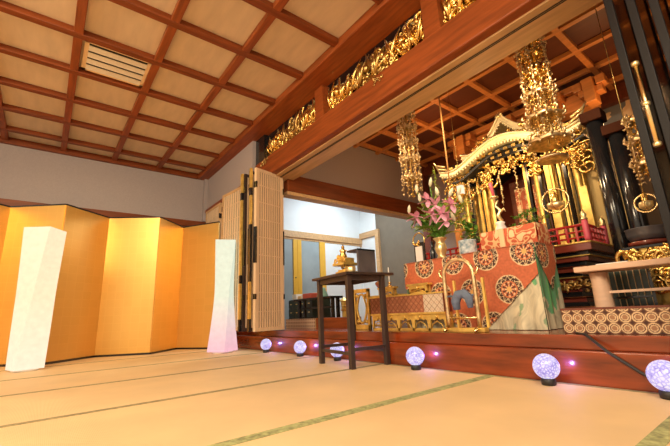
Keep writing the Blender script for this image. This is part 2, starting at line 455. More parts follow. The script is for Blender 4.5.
# clouds painted on the grey panel, thin raised plates
def cloud(cx, cz, w, h, sd):
    rnd = random.Random(sd); out = []
    for k in range(26):
        q = 2 * PI * k / 26; r = 1 + .28 * math.sin(3 * q + sd) + .15 * math.sin(5 * q + 2 * sd)
        out.append((cx + w * r * math.cos(q), cz + h * r * math.sin(q)))
    return MB().prism(out, YB - .032, YB - .018)
for i, (u, v, w, h) in enumerate(((602, 103, .22, .07), (632, 108, .10, .14), (605, 117, .07, .04))):
    p = Yp(u, v, YB - .03); cloud(p.x, p.z, w, h, i * 2 + 1).build('painted_cloud', 'cloud', wb)
# side room
rw = sbox('wall_side_room', 'whitewall', XS - .1, XS, 2.6, YB + .1, PZ, ZI)
MB().box(XS, XS + .05, 2.6, YB, 1.90, 2.03).build('rail', 'lightwood', rw, bevel=.005)
MB().box(XS, XS + .03, 2.6, YB, 1.85, 1.90).build('door_head', 'lightwood', rw)
d_n = 0
for y0, y1 in ((3.0, 3.765), (3.77, 4.39), (4.395, 5.42)):
    d_n += 1
    d = struct(MB().box(XS, XS + .03, y0, y1, PZ, 1.86).build('door_%d' % d_n, 'doorglass' if d_n < 3 else 'whitewall'))
    fx = XS + .032
    for a, b in ((y0, y0 + .09), (y1 - .09, y1)):
        if d_n == 3: continue
        MB().box(XS + .03, fx + .02, a, b, PZ, 1.86).build('stile', 'yellowframe', d)
    if d_n == 3: MB().box(XS + .03, fx + .012, y0, y0 + .05, PZ, 1.86).build('stile', 'yellowframe', d)
    if d_n < 3: MB().cyl((fx + .02, y1 - .045, 1.12), (fx + .026, y1 - .045, 1.12), .014).build('finger_pull', 'blackmatt', d)
# bay side wall above the opening to the side room
aw = sbox('wall_altar_left', 'plaster', XA - .1, XA, 2.62, YB, 2.25, ZI)
MB().box(XA - .12, XA + .03, 2.42, YB, 2.06, 2.30).build('beam', 'redwood_y_shaded', aw, bevel=.008)
MB().box(XA - .14, XA + .01, 2.42, YB, 2.012, 2.06).build('door_track', 'lightwood', aw)
MB().box(XA - .1, XA + .05, YB - .12, YB, PZ, ZI).build('corner_post', 'darkred', aw)
sbox('wall_right', 'taupe', 0.9, 1.0, 2.62, YB + .1, PZ, ZI)
# inner ceiling
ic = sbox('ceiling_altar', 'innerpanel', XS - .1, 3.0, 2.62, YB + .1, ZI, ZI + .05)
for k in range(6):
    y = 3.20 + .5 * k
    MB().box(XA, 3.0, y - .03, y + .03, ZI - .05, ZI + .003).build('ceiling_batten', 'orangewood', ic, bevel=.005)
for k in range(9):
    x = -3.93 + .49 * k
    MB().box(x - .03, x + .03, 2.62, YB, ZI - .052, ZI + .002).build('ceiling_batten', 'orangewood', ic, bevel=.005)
# orange cedar bracket beam in front of the back wall
bb = struct(MB().box(-2.95, -1.05, 4.75, 4.95, 2.66, 2.86).build('trim_11', 'orangewood', bevel=.01))
MB().box(-3.0, -1.0, 4.70, 4.80, 2.88, 2.96).build('bracket_beam', 'orangewood', bb, bevel=.008)
for x in (-2.7, -2.1, -1.5, -1.05):
    MB().box(x - .12, x + .12, 4.62, 4.76, 2.72, 2.80).box(x - .055, x + .055, 4.56, 4.74, 2.60, 2.90).box(x - .16, x - .07, 4.60, 4.74, 2.80, 2.90).box(x + .07, x + .16, 4.60, 4.74, 2.80, 2.90).build('bracket_set', 'orangewood', bb, bevel=.008)

# ================================================================== HALL THINGS
# --- air vent in the ceiling
v = thing('air_vent', (-3.82, .31, ZC - .005), 'square ceiling air vent with pale louvres in the cream coffered ceiling', 'vent')
x0, x1, y0, y1, z = -4.07, -3.57, 0.02, 0.585, ZC
MB().box(x0, x1, y0, y0 + .035, z - .03, z).box(x0, x1, y1 - .035, y1, z - .03, z).box(x0, x0 + .035, y0, y1, z - .03, z).box(x1 - .035, x1, y0, y1, z - .03, z).build('frame', 'cloud', v)
MB().box(x0 + .03, x1 - .03, y0 + .03, y1 - .03, z - .006, z - .001).build('backing', 'blackmatt', v)
for k in range(4):
    xx = x0 + .05 + k * .107
    sl = MB(); sl.add([(xx, y0 + .035, z - .045), (xx + .048, y0 + .035, z - .022), (xx + .046, y0 + .035, z - .016), (xx - .002, y0 + .035, z - .038),
                       (xx, y1 - .035, z - .045), (xx + .048, y1 - .035, z - .022), (xx + .046, y1 - .035, z - .016), (xx - .002, y1 - .035, z - .038)],
                      [(0, 1, 2, 3), (7, 6, 5, 4), (0, 4, 5, 1), (1, 5, 6, 2), (2, 6, 7, 3), (3, 7, 4, 0)])
    sl.build('louvre', 'silver', v)

# --- gold folding screen
FZ = 1.90
Fp = [(-5.55, -2.10), (-5.95, -1.60), (-5.50, -1.04), (-5.93, -.47), (-5.49, .075), (-5.95, .60), (-5.58, 1.19), (-6.06, 1.65), (-5.45, 2.02)]
scr = thing('folding_screen', (-5.8, 0, 0), 'tall gold leaf folding screen with thin dark edging along the left wall', 'folding screen')
for i in range(len(Fp) - 1):
    (ax, ay), (bx, by) = Fp[i], Fp[i + 1]
    L = math.hypot(bx - ax, by - ay); ang = math.atan2(by - ay, bx - ax)
    cx, cy = (ax + bx) / 2, (ay + by) / 2
    pn = MB().obox(cx, cy, .018, FZ - .012, L - .004, .018, ang).build('panel', 'leaf', scr)
    MB().obox(cx, cy, 0, .026, L, .026, ang).build('lower_edging', 'black', pn); MB().obox(cx, cy, FZ - .018, FZ, L, .026, ang).build('upper_edging', 'black', pn)

# --- twisted paper floor lamps
def paper_lamp(loc, m, label, h, tw0, wb_, ww, wt):
    t = thing('paper_floor_lamp', loc, label, 'floor lamp')
    prof = MB(); n = 24; rings = []
    for j in range(n + 1):
        a = j / n; z = .02 + a * (h - .02)
        k = abs(2 * a - 1) ** 1.5
        w = ww + ((wt if a > .5 else wb_) - ww) * k
        tw = tw0 + math.radians(38) * a
        rings.append([(w * .707 * math.cos(tw + PI / 4 + q * PI / 2), w * .707 * math.sin(tw + PI / 4 + q * PI / 2), z) for q in range(4)])
    vs = [p for r in rings for p in r]; fs = []
    for j in range(n):
        for q in range(4):
            q2 = (q + 1) % 4; fs.append((j * 4 + q, j * 4 + q2, (j + 1) * 4 + q2, (j + 1) * 4 + q))
    prof.add(vs, fs); prof.build('paper_shade', m, t, local=True)
    MB().lathe((0, 0, 0), [(wb_ * .45, 0), (wb_ * .47, .01), (wb_ * .47, .02)], 24).build('base', 'white', t, local=True)
    l = point('lamp_bulb', Vector(loc) + Vector((0.0, 0, .8)), 0.01, WARM)
    bpy.data.objects.remove(l)
    return t
b1 = Zp(27, 370, 0); b2 = Zp(222, 351, 0)
paper_lamp((-4.95, -0.075, 0), 'paper_warm', 'glowing white paper floor lamp, larger one at the left before the gold screen', 1.44, math.radians(18), .24, .23, .265)
paper_lamp((-4.75, 1.86, 0), 'paper_cool', 'glowing paper floor lamp fading from greenish white to pink, beside the lattice doors', 1.44, math.radians(30), .27, .19, .26)

# --- light balls along the step
def ball():
    t = thing('light_ball', (0, 0, 0), '', 'light ball', 'light balls along the step')
    MB().lathe((0, 0, 0), [(.030, 0), (.036, .004), (.036, .03), (.024, .038)], 20).build('base', 'blackmatt', t, local=True)
    MB().sph((0, 0, .094), .066, 32).build('glass_globe', 'crackle', t, local=True)
    return t
bl = ball(); BX = [(266, 344), (300, 346), (337, 349), (415, 356), (546, 366), (665, 375)]
BL = ['smallest glowing purple crackle-glass ball, leftmost along the step by the lattice door',
      'glowing crackle-glass ball second from the left along the step, left of the dark table',
      'glowing crackle-glass ball seen between the legs of the tall dark table',
      'glowing blue-white crackle-glass ball just right of the tall dark table',
      'large glowing purple crackle-glass ball below the green landscape cloth',
      'glowing crackle-glass ball at the right edge where the black cable ends']
for i, (u, vv) in enumerate(BX):
    p = Yp(u, vv, 2.19)
    if i == 0: bl.location = (p.x, 2.19, 0); bl['label'] = BL[0]
    else: dup(bl, (p.x, 2.19, 0), BL[i], rotz=i * 1.3)
for i, (u, vv) in enumerate(BX):
    p = Yp(u, vv, 2.19); point('light_ball_glow', (p.x + .075, 2.24, .10), .32, (.50, .32, 1.0), .002).data.specular_factor = 0.0

# --- tall dark table
t = thing('tall_table', (-2.51, 2.13, 0), 'tall narrow dark wooden table standing on the tatami before the step', 'table')
t.rotation_euler = (0, 0, math.radians(-7.4)); TZ = .745
hx, hy = .245, .17
MB().box(-hx - .06, hx + .05, -hy - .05, hy + .10, TZ - .022, TZ).build('tabletop', 'darkwood', t, True, bevel=.003)
for x in (-hx, hx):
    for y in (-hy, hy):
        MB().box(x - .02, x + .02, y - .02, y + .02, 0, TZ - .022).build('leg', 'darkwood', t, True, bevel=.002)
    MB().box(x - .01, x + .01, -hy + .02, hy - .02, TZ - .062, TZ - .022).build('apron', 'darkwood', t, True)
    MB().box(x - .01, x + .01, -hy + .02, hy - .02, .13, .155).build('stretcher', 'darkwood', t, True)
for y in (-hy, hy):
    MB().box(-hx + .02, hx - .02, y - .01, y + .01, TZ - .062, TZ - .022).build('apron', 'darkwood', t, True)
    MB().box(-hx + .02, hx - .02, y - .01, y + .01, .10, .125).build('stretcher', 'darkwood', t, True)

# --- things on the tall table
def scroll(mb, cx, cy, cz, w, h, n, rnd, r=.012, dep=.03, plane='xz'):
    """openwork carving: curling tendrils and leaf lumps filling a band"""
    for k in range(n):
        x = cx + rnd.uniform(-w / 2, w / 2); z = cz + rnd.uniform(-h / 2, h / 2); y = cy + rnd.uniform(-dep, dep)
        R = rnd.uniform(.35, 1) * min(h, .22) * .38; a0 = rnd.uniform(0, 2 * PI); sg = rnd.choice((-1, 1)); pts = []; rad = []
        for j in range(11):
            f = j / 10; q = a0 + sg * f * 4.6; rr = R * (1 - .78 * f)
            d = (rr * math.cos(q), rnd.uniform(-.2, .2) * dep, rr * math.sin(q))
            pts.append((x + d[0], y + d[1], z + d[2]) if plane == 'xz' else (cx + d[1] + (y - cy), cy + (x - cx) + d[0], z + d[2]))
            rad.append(r * (.5 + 1.0 * math.sin(PI * min(1, f + .12))))
        mb.tube(pts, rad, 5)
        if k % 2 == 0:
            p = pts[-1]; mb.sph(p, r * rnd.uniform(1.0, 1.9), 7)
    return mb
rn = random.Random(3)
tz = TZ; OX, OY = -2.47, 2.08
g = thing('gilt_altar_ornament', (OX, OY, tz), 'small tiered gilt shrine ornament standing on the tall dark table', 'ornament')
m_ = MB().box(OX - .085, OX + .055, OY - .07, OY + .08, tz, tz + .03).box(OX - .07, OX + .04, OY - .05, OY + .05, tz + .03, tz + .05); scroll(m_, OX - .02, OY, tz + .07, .13, .04, 14, rn, .006, .05)
m_.build('base', 'goldpaint', g, bevel=.003)
m_ = MB().box(OX - .095, OX + .06, OY - .09, OY + .09, tz + .085, tz + .105).box(OX - .065, OX + .04, OY - .05, OY + .05, tz + .105, tz + .15); scroll(m_, OX - .02, OY - .06, tz + .14, .12, .07, 20, rn, .006, .02)
m_.build('tier', 'goldpaint', g, bevel=.003)
MB().lathe((OX - .05, OY, tz + .15), [(.03, 0), (.034, .02), (.03, .035), (.022, .06), (.035, .075), (.012, .09), (.014, .11), (.003, .13)], 16).build('finial', 'gold', g)
cp = MB().lathe((OX + .12, OY - .06, tz), [(.03, 0), (.038, .01), (.040, .055), (.036, .058)], 24).build('gilt_cup', 'goldbright'); tag(cp, 'small round gilt cup in front of the black open box on the tall table', 'cup')
bx = thing('open_box', (-2.32, 2.16, tz), 'black open-sided box on the right end of the tall dark table', 'box')
MB().box(-2.315, -2.295, 2.06, 2.26, tz, tz + .21).build('side_panel', 'bronze', bx)
MB().box(-2.445, -2.43, 2.20, 2.26, tz, tz + .21).build('side_panel', 'bronze', bx)
MB().box(-2.445, -2.295, 2.06, 2.26, tz + .195, tz + .21).build('top', 'darkwood', bx)
MB().box(-2.43, -2.315, 2.10, 2.26, tz, tz + .012).build('bottom', 'darkwood', bx)
tag(MB().sph((-2.36, 2.20, tz + .046), .034, 14, (1, 1, 1)).lathe((-2.36, 2.20, tz + .075), [(.02, 0), (.022, .02), (.012, .03)], 12).build('copper_jar', 'copper'), 'small round copper jar inside the black open box', 'jar')

# --- gilt transom carvings
for i, (xa, xb) in enumerate(((-4.20, -2.975), (-2.825, -1.455), (-1.305, 0.065))):
    rn = random.Random(20 + i)
    cv = thing('transom_carving', ((xa + xb) / 2, 2.24, 2.51),
               ['gilt openwork transom carving, leftmost one next to the black post', 'gilt openwork transom carving, middle one above the lintel', 'gilt openwork transom carving at the top of the picture, rightmost one'][i], 'carving', 'gilt carvings above the lintel')
    for q in range(3):
        m_ = MB(); w = (xb - xa) / 3; cx = xa + w * (q + .5)
        scroll(m_, cx, 2.25, 2.665 + .02 * (q - 1), w * 1.05, .27, 74, rn, .014, .035)
        # long wing feathers and figures
        for k in range(9):
            fx = cx + rn.uniform(-.45, .45) * w; a = rn.uniform(.5, 2.2); L = rn.uniform(.12, .26)
            m_.tube([(fx, 2.22, 2.60), (fx + .4 * L * math.cos(a), 2.19, 2.60 + .6 * L), (fx + L * math.cos(a) * .9, 2.21, 2.60 + 1.2 * L)], [.014, .019, .004], 5)
        m_.sph((cx - .1 * w, 2.20, 2.72), .035, 10, (1, .8, 1.2))
        m_.build('carved_cluster', 'gold' if q % 2 == 0 else 'oldgold', cv)
m_ = MB(); rn = random.Random(5); scroll(m_, -1.98, 2.13, 2.44, .12, .06, 9, rn, .004, .004)
tag(m_.build('crest_fitting', 'oldgold'), 'small gilt floral fitting on the face of the red lintel', 'fitting')
m_ = MB(); scroll(m_, -4.15, 2.13, 2.46, .2, .07, 14, rn, .005, .004)
tag(m_.build('corner_fitting', 'oldgold'), 'gilt floral fitting on the left end of the red lintel', 'fitting')

# --- folded lattice doors at the left
def lattice_door(loc, ang, w, h, label, ns, group, fm='slat', bm='slatgap'):
    t = thing('lattice_door', loc, label, 'door', group); t.rotation_euler = (0, 0, ang)
    MB().box(.03, w - .03, -.006, .006, .03, h - .03).build('backing', bm, t, local=True)
    m_ = MB(); p = (w - .06) / ns
    for k in range(ns):
        m_.box(.03 + p * (k + .2), .03 + p * (k + .8), -.015, .015, .03, h - .03)
    m_.build('slats', 'slat', t, local=True)
    fr = MB().box(0, .032, -.02, .02, 0, h).box(w - .032, w, -.02, .02, 0, h).box(.03, w - .03, -.018, .018, 0, .04).box(.03, w - .03, -.018, .018, h - .04, h)
    m_ = fr.build('frame', fm, t, local=True)
    m2 = MB()
    for k in range(1, 9): m2.box(.03, w - .03, -.017, .017, k * h / 9 - .004, k * h / 9 + .004)
    m2.build('cross_bars', 'slat', t, local=True)
    hh = MB()
    for a, b in ((.36, .42), (.78, 1.22), (1.72, 1.80)):
        hh.box(-.004, .014, -.024, .024, a, b).box(w - .014, w + .004, -.024, .024, a, b)
    hh.build('hinge_plate', 'black', t, local=True)
    return t
GL = 'folded lattice doors at the left of the altar opening'
pA = Yp(254.5, 332, 2.27); pB = Yp(284, 328, 2.55)
def door_at(a, b, label, ns=15, h=2.04, z=.25, **kw):
    return lattice_door((a[0], a[1], z), math.atan2(b[1] - a[1], b[0] - a[0]), math.hypot(b[0] - a[0], b[1] - a[1]), h, label, ns, GL, **kw)
# --- (positions tuned below)
LD = [((-3.945, 1.90), (-4.045, 2.34), 'cream slatted folding door leaf, front of the folded stack, facing the tall table'),
      ((-4.075, 1.885), (-4.15, 2.33), 'folding door leaf just behind the front slatted leaf, only its gold and black edge showing'),
      ((-4.215, 1.875), (-4.27, 2.32), 'folding door leaf third in the stack, its gilded edge left of the front leaf'),
      ((-5.20, 1.98), (-4.56, 2.05), 'flat lattice door leaf between the pink paper lamp and the folded stack'),
      ((-5.55, 2.072), (-6.20, 2.072), 'lattice door leaf left of the pink lamp, over the end of the gold screen')]
for i, (a, b, l) in enumerate(LD): door_at(a, b, l, (11, 11, 11, 9, 9)[i], 1.98, .262, fm=('slat', 'darkwood', 'darkwood', 'lightwood', 'lightwood')[i], bm='slatgap' if i < 3 else 'latticeglass')
# gilt and black edge posts
for i, (x, y) in enumerate(((-3.99, 1.862), (-4.235, 1.852))):
    e = thing('door_edge_post', (x, y, .262), ['gilded and black banded edge post against the front slatted leaf', 'gilded and black banded edge post, farther left one of the pair'][i], 'post')
    segs = [(.0, .14, 'b'), (.14, .56, 'g'), (.56, .66, 'b'), (.66, 1.25, 'g' if i else 'b'), (1.25, 1.62, 'g'), (1.62, 1.72, 'b'), (1.72, 1.98, 'g')]
    for a, b, k in segs:
        MB().box(x - .022, x + .022, y - .012, y + .012, .262 + a, .262 + b).build('gilt_band' if k == 'g' else 'black_band', 'goldpaint' if k == 'g' else 'black', e)

# --- black folding doors at the right
GR = 'black lacquered folding doors at the right edge'
RL = ['black lacquered door leaf farthest left at the right edge, beside the view of the altar', 'second black lacquered door leaf at the right edge, with a gilt rod before it',
      'third black lacquered door leaf at the right edge', 'fourth black lacquered door leaf at the right edge, nearest the frame', 'outermost black lacquered door leaf, cut off by the right edge']
for i, x in enumerate((-.328, -.245, -.166, -.09, -.01)):
    dd = thing('black_door', (x, 2.2, .262), RL[i], 'door', GR)
    MB().box(x - .017, x + .017, 2.16, 2.195, .262, 2.232).box(x - .017, x + .017, 2.62, 2.655, .262, 2.232).build('stile', 'lacquerframe', dd, bevel=.003)
    MB().box(x - .010, x + .010, 2.195, 2.62, .262, 2.228).build('door_panel', 'black', dd)
    MB().box(x + .010, x + .013, 2.20, 2.206, .3, 2.2).build('metal_edging', 'copper', dd)
rd = thing('gilt_door_bolt', (-.2895, 2.16, 1.1), 'gilt metal bolt rod between the black doors at the right', 'bolt')
pp0 = Yp(634, 66, 2.165); pp1 = Yp(657, 140, 2.165)
MB().cyl((-.2895, 2.160, 1.12), (-.2895, 2.160, 1.55), .011).build('rod', 'brass', rd)
for z in (1.55, 1.33, 1.12): MB().lathe((-.2895, 2.160, z - .012), [(.012, 0), (.017, .006), (.017, .018), (.012, .024)], 12).build('collar', 'goldbright', rd)

# --- cable on the step
pts = [Yp(594, 335, 2.35) + Vector((0, 0, .01)), Yp(603, 339, 2.33), Yp(625, 350, 2.285), Yp(645, 362, 2.275), Vector((-.48, 2.25, .03))]
pts[0] = Vector((-.86, 2.39, PZ + .006)); pts[1] = Vector((-.80, 2.335, PZ + .004)); pts[2] = Vector((-.70, 2.283, .175)); pts[3] = Vector((-.585, 2.28, .09))
m_ = MB().tube(pts, .0075, 6)
tag(m_.build('power_cable', 'cable'), 'black power cable running over the red step to the rightmost light ball', 'cable')
# ================================================================== ALTAR THINGS
def hexd(u, v, s):                        # nearest centre of a staggered lattice
    best = None; j0 = round(v / (s * .866))
    for j in (j0 - 1, j0, j0 + 1):
        off = s * .5 if j % 2 else 0; i0 = round((u - off) / s)
        for i in (i0 - 1, i0, i0 + 1):
            du, dv = u - (i * s + off), v - j * s * .866; d = du * du + dv * dv
            if best is None or d < best[0]: best = (d, du, dv)
    return math.sqrt(best[0]), best[1], best[2]
CREAM, ORG, BRN = (.80, .62, .38), (.54, .14, .06), (.06, .02, .015)
def brocade(u, v):
    d, du, dv = hexd(u + .06, v - .02, .30)
    n = noise.noise(Vector((u * 60, v * 60, 1)))
    if d < .105:
        th = math.atan2(dv, du); r = d / .105
        if r > .93: return CREAM
        pet = math.cos(12 * th); pet2 = math.cos(8 * th + .4)
        if r > .60: return CREAM if abs(pet * .12 + .78 - r) < .035 or abs(math.sin(12 * th)) < .15 and r < .8 else BRN
        if r > .50: return (.62, .2, .08)
        if r > .18: return CREAM if pet2 > .35 and abs(r - .36) > .05 else ((.55, .13, .05) if pet2 > -.2 else (.10, .03, .02))
        return (.8, .45, .15)
    k = 1.0 + .25 * n
    return tuple(min(1, x * k) for x in ORG)
def landscape(u, v):
    n = noise.fractal(Vector((u * 3.2, v * 3.0, 3.3)), 1.0, 2.0, 4); w = noise.noise(Vector((u * 34, v * 3.5, 9)))
    base = (.50 + .14 * w, .44 + .12 * w, .30 + .10 * w)
    n2 = noise.noise(Vector((u * 16, v * 9, 7)))
    st0 = noise.noise(Vector((u * 28, v * 14, 4))); g_ = .4 * n + .30 * n2 + 1.5 * (v - .33) + .12 * w
    if g_ > -.16 - .10 * st0 and v > .10: return (.12 + .14 * abs(w), .40 + .18 * w, .20)
    if n2 < -.42: return (.26, .36 + .1 * w, .22)
    st = noise.noise(Vector((u * 55 + 7 * n, v * 5 + 2 * n, 1)))
    b_ = .56 + .28 * st + .10 * w + .12 * n2
    return (b_ * 1.05, b_ * .95, b_ * .68)
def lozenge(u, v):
    s_ = .055; pale = u > .66; a = ((u / s_) % 1) - .5; b = ((v / s_) % 1) - .5  # pale right part is glare painted into the cover colour
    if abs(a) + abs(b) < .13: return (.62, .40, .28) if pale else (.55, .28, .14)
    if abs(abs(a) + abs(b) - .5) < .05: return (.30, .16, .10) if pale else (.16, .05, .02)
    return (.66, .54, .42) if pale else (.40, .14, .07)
def circles(u, v):
    s_ = .0560; a = ((u / s_) % 1) - .5; b = ((v / s_) % 1) - .5; d = math.hypot(a, b)
    if d > .48:
        return (.06, .02, .012) if abs(a) + abs(b) > .8 else (.16, .06, .03)
    if d > .38: return (.74, .54, .32)
    if d > .30: return (.14, .05, .03)
    if d > .22: return (.70, .50, .30)
    return (.34, .17, .09)
def floral(u, v):
    n = noise.noise(Vector((u * 17, v * 17, 5))); w = noise.noise(Vector((u * 40, v * 40, 2)))
    if abs(n) < .07: return (.80, .52, .26)
    if n > .28: return (.82, .60, .34)
    return (.56 + .1 * w, .12, .05)
def dots(u, v):
    s_ = .045; a = ((u / s_) % 1) - .5; b = ((v / s_) % 1) - .5
    return (.55, .38, .26) if math.hypot(a, b) > .28 else (.22, .10, .07)

# --- front altar table with its cloths
AX0, AX1, AY0, AY1, AZ = -2.34, -1.14, 2.70, 3.02, .85
at_ = thing('altar_table', (-1.74, 2.86, PZ), 'front altar table hidden beneath orange brocade and landscape cloths', 'table')
MB().box(AX0 + .01, AX1 - .01, AY0 + .01, AY1 - .01, AZ - .04, AZ - .004).build('tabletop', 'blackmatt', at_)
for x in (AX0 + .04, AX1 - .04):
    for y in (AY0 + .05, AY1 - .05): MB().box(x - .025, x + .025, y - .025, y + .025, PZ, AZ - .04).build('leg', 'blackmatt', at_)
lc = thing('landscape_cloth', (AX1 - .3, AY0, PZ), 'cream and green landscape cloth hanging under the orange brocade', 'cloth')
pattern('front_drop', landscape, (AX0, AY0 - .004, PZ + .004), (AX1 - AX0, 0, 0), (0, 0, AZ - PZ - .01), 170, 84, lc, disp=lambda a, b: .008 * math.sin(a * 60) * (1 - b))
pattern('side_drop', landscape, (AX1 + .004, AY0 - .004, PZ + .004), (0, AY1 - AY0, 0), (0, 0, AZ - PZ - .01), 46, 84, lc, disp=lambda a, b: .008 * math.sin(a * 20 + 1) * (1 - b))
oc = thing('brocade_cloth', (-1.7, AY0, AZ), 'orange brocade cloth with cream medallions, pointed front over the altar table', 'cloth')
W_ = AX1 - AX0
def mfront(u, v):                         # v from floor up; pointed lower edge
    x = AX0 + u; z = .26 + v
    if x > -1.56: return z > .262 + (x + 1.56) * (.62 - .26) / (.42)
    if x < -1.78: return z > .262 + (-1.78 - x) * (.62 - .26) / (.56)
    return True
pattern('front_drop', brocade, (AX0 - .005, AY0 - .018, .26), (W_ + .010, 0, 0), (0, 0, AZ - .255), 260, 128, oc, mask=mfront, thick=.004)
pattern('side_drop', brocade, (AX1 + .018, AY0 - .018, .50), (0, AY1 - AY0, 0), (0, 0, AZ - .495), 60, 70, oc, mask=lambda u, v: v > .02 + abs(u - .17) * 1.5, thick=.004)
pattern('top', brocade, (AX0 - .005, AY0 - .018, AZ), (W_ + .023, 0, 0), (0, AY1 - AY0 + .02, 0), 200, 50, oc, thick=.004)
# --- raised stand under flowered cloth
fc = thing('flowered_cloth_stand', (-1.40, 2.93, AZ + .004), 'low stand under an orange flowered cloth with a white band, on the altar table', 'stand')
pattern('front_cloth', floral, (-1.60, 2.82, AZ + .006), (.45, 0, 0), (0, 0, .165), 130, 42, fc, disp=lambda a, b: .012 * math.sin(b * PI) - .004 * math.cos(a * 9))
pattern('side_cloth', floral, (-1.15, 2.82, AZ + .006), (0, .18, 0), (0, 0, .165), 40, 42, fc, disp=lambda a, b: .012 * math.sin(b * PI))
MB().box(-1.595, -1.155, 2.825, 3.0, AZ + .006, AZ + .165).build('core', 'redlac', fc)
MB().box(-1.43, -1.39, 2.796, 2.808, AZ + .008, AZ + .17).build('white_band', 'cloud', fc)
# --- porcelain pot
p = Yp(469, 252, 2.80)
pt = MB().lathe((p.x, 2.79, AZ + .004), [(.05, 0), (.068, .006), (.073, .03), (.073, .112), (.077, .118), (.073, .124), (.062, .118), (.058, .05)], 32).build('porcelain_censer', 'blueporc')
tag(pt, 'round blue and white porcelain incense pot on the brocade', 'incense pot')
# --- gilt vase
vx, vy = -2.03, 2.86
vs_ = MB().lathe((vx, vy, AZ + .004), [(.05, 0), (.055, .012), (.042, .03), (.034, .05), (.050, .085), (.056, .12), (.046, .155), (.038, .175), (.062, .205), (.066, .212), (.05, .205), (.03, .19)], 28, .04, 6).build('gilt_vase', 'goldbright')
tag(vs_, 'flared gilt vase holding pink lilies on the altar table', 'vase')
# --- lilies
rn = random.Random(11)
fa = thing('lily_bouquet', (vx, vy, AZ + .19), 'bouquet of pink lilies, buds and leaves in the gilt vase', 'bouquet')
zb = AZ + .19
def leafm(mb, p0, d, L, w, rnd, droop=.3):
    p0 = Vector(p0); d = Vector(d).normalized(); sd = d.cross(Vector((0, 0, 1)))
    if sd.length < .1: sd = Vector((1, 0, 0))
    sd.normalize(); nn = sd.cross(d); pts = []
    for j in range(6):
        f = j / 5; c0 = p0 + d * L * f - Vector((0, 0, droop * L * f * f)); ww = w * math.sin(PI * (.08 + .92 * f)) ** .8 if f < 1 else 0
        pts += [c0 - sd * ww, c0 + nn * w * .25, c0 + sd * ww]
    fs = []
    for j in range(5):
        a = j * 3; fs += [(a, a + 1, a + 4, a + 3), (a + 1, a + 2, a + 5, a + 4)]
    return mb.add(pts, fs, True)
stem_tips = []
flow = [(436, 205), (442, 214), (433, 214), (417, 217), (452, 204), (428, 200), (446, 221)]
for i, (u, w) in enumerate(flow):
    q = Yp(u, w, vy - .10 - .04 * (i % 2)); stem_tips.append((q, 'f'))
for i, (u, w) in enumerate([(420, 193), (417, 184), (438, 187), (449, 188), (458, 187), (462, 194), (455, 212), (409, 205), (430, 178)]):
    q = Yp(u, w + 9, vy + .02 * (i % 3 - 1)); stem_tips.append((q, 'b'))
ms = MB()
for q, k in stem_tips:
    mid = (Vector((vx, vy, zb)) + q) / 2 + Vector((0, 0, .04)); ms.tube([(vx + rn.uniform(-.02, .02), vy, zb - .05), mid, q], [.004, .004, .003], 5)
ms.build('stems', 'green', fa)
for q, k in stem_tips:
    if k == 'f':
        m_ = MB(); ax = Vector((rn.uniform(-.3, .6), -1, rn.uniform(-.5, .3))).normalized()
        s1 = ax.cross(Vector((0, 0, 1))).normalized(); s2 = ax.cross(s1)
        for z in range(6):
            a = z * PI / 3; dr = (s1 * math.cos(a) + s2 * math.sin(a)) * .9 + ax * .55
            leafm(m_, q, dr, .105, .025, rn, .12)
        m_.build('lily_flower', 'lilypink', fa)
    else:
        m_ = MB(); d = Vector((rn.uniform(-.5, .5), rn.uniform(-.3, .2), 1)).normalized()
        m_.tube([q, q + d * .03, q + d * .065, q + d * .095], [.006, .018, .016, .002], 8); m_.build('lily_bud', 'bud', fa)
for k in range(95):
    a = rn.uniform(0, 2 * PI); e = rn.uniform(.1, 1.35); L = rn.uniform(.10, .2)
    hh = rn.uniform(.02, .30); rr = hh * rn.uniform(0, .75)
    p0 = (vx + rr * math.cos(a), vy + rr * .6 * math.sin(a), zb + hh)
    m_ = leafm(MB(), p0, (math.cos(a) * math.cos(e), .6 * math.sin(a) * math.cos(e), math.sin(e)), L, rn.uniform(.018, .034), rn)
    m_.build('leaf', 'green' if k % 3 else 'lime', fa)
for sgn, (u, w) in enumerate([(470, 200), (466, 208), (434, 168), (474, 214), (410, 228)]):
    q = Yp(u, w, vy + .05); m_ = MB(); b0 = Vector((vx, vy, zb))
    pts = [b0.lerp(q, f) + Vector((0, 0, .05 * math.sin(PI * f))) for f in (0, .25, .5, .75, 1)]
    m_.tube(pts, [.003, .003, .0025, .002, .001], 4)
    for k in range(26):
        f = .45 + .55 * k / 26; p0 = b0.lerp(q, f) + Vector((0, 0, .05 * math.sin(PI * f)))
        leafm(m_, p0, (rn.uniform(-1, 1), rn.uniform(-1, 1), rn.uniform(-.5, 1)), .045, .007, rn)
    m_.build('fern_spray', 'lime', fa)
# --- framed tablet and bottles by the vase
tb = thing('framed_tablet', (-2.27, 2.84, AZ + .004), 'small upright white tablet in a gilt frame left of the vase', 'tablet')
pq = Yp(407, 262, 2.84); px0 = -2.33
MB().box(px0, px0 + .125, 2.84, 2.86, AZ + .004, AZ + .215).build('frame', 'black', tb, bevel=.003)
MB().box(px0 + .022, px0 + .103, 2.833, 2.841, AZ + .03, AZ + .175).build('white_panel', 'white', tb)
m_ = MB().ring((px0 + .06, 2.85, AZ + .24), .07, .006, 'y'); scroll(m_, px0 + .06, 2.835, AZ + .205, .12, .04, 8, rn, .005, .006)
m_.build('crest', 'gold', tb)
for i, (x, h, mm) in enumerate(((-2.17, .20, 'black'), (-2.115, .24, 'bronze'))):
    tag(MB().lathe((x, 2.92, AZ + .004), [(.02, 0), (.026, .01), (.026, h * .6), (.014, h * .75), (.012, h), (.016, h + .01)], 16).build('bottle', mm),
        ['slim black bottle just right of the framed tablet', 'taller dark bronze bottle left of the gilt vase'][i], 'bottle')

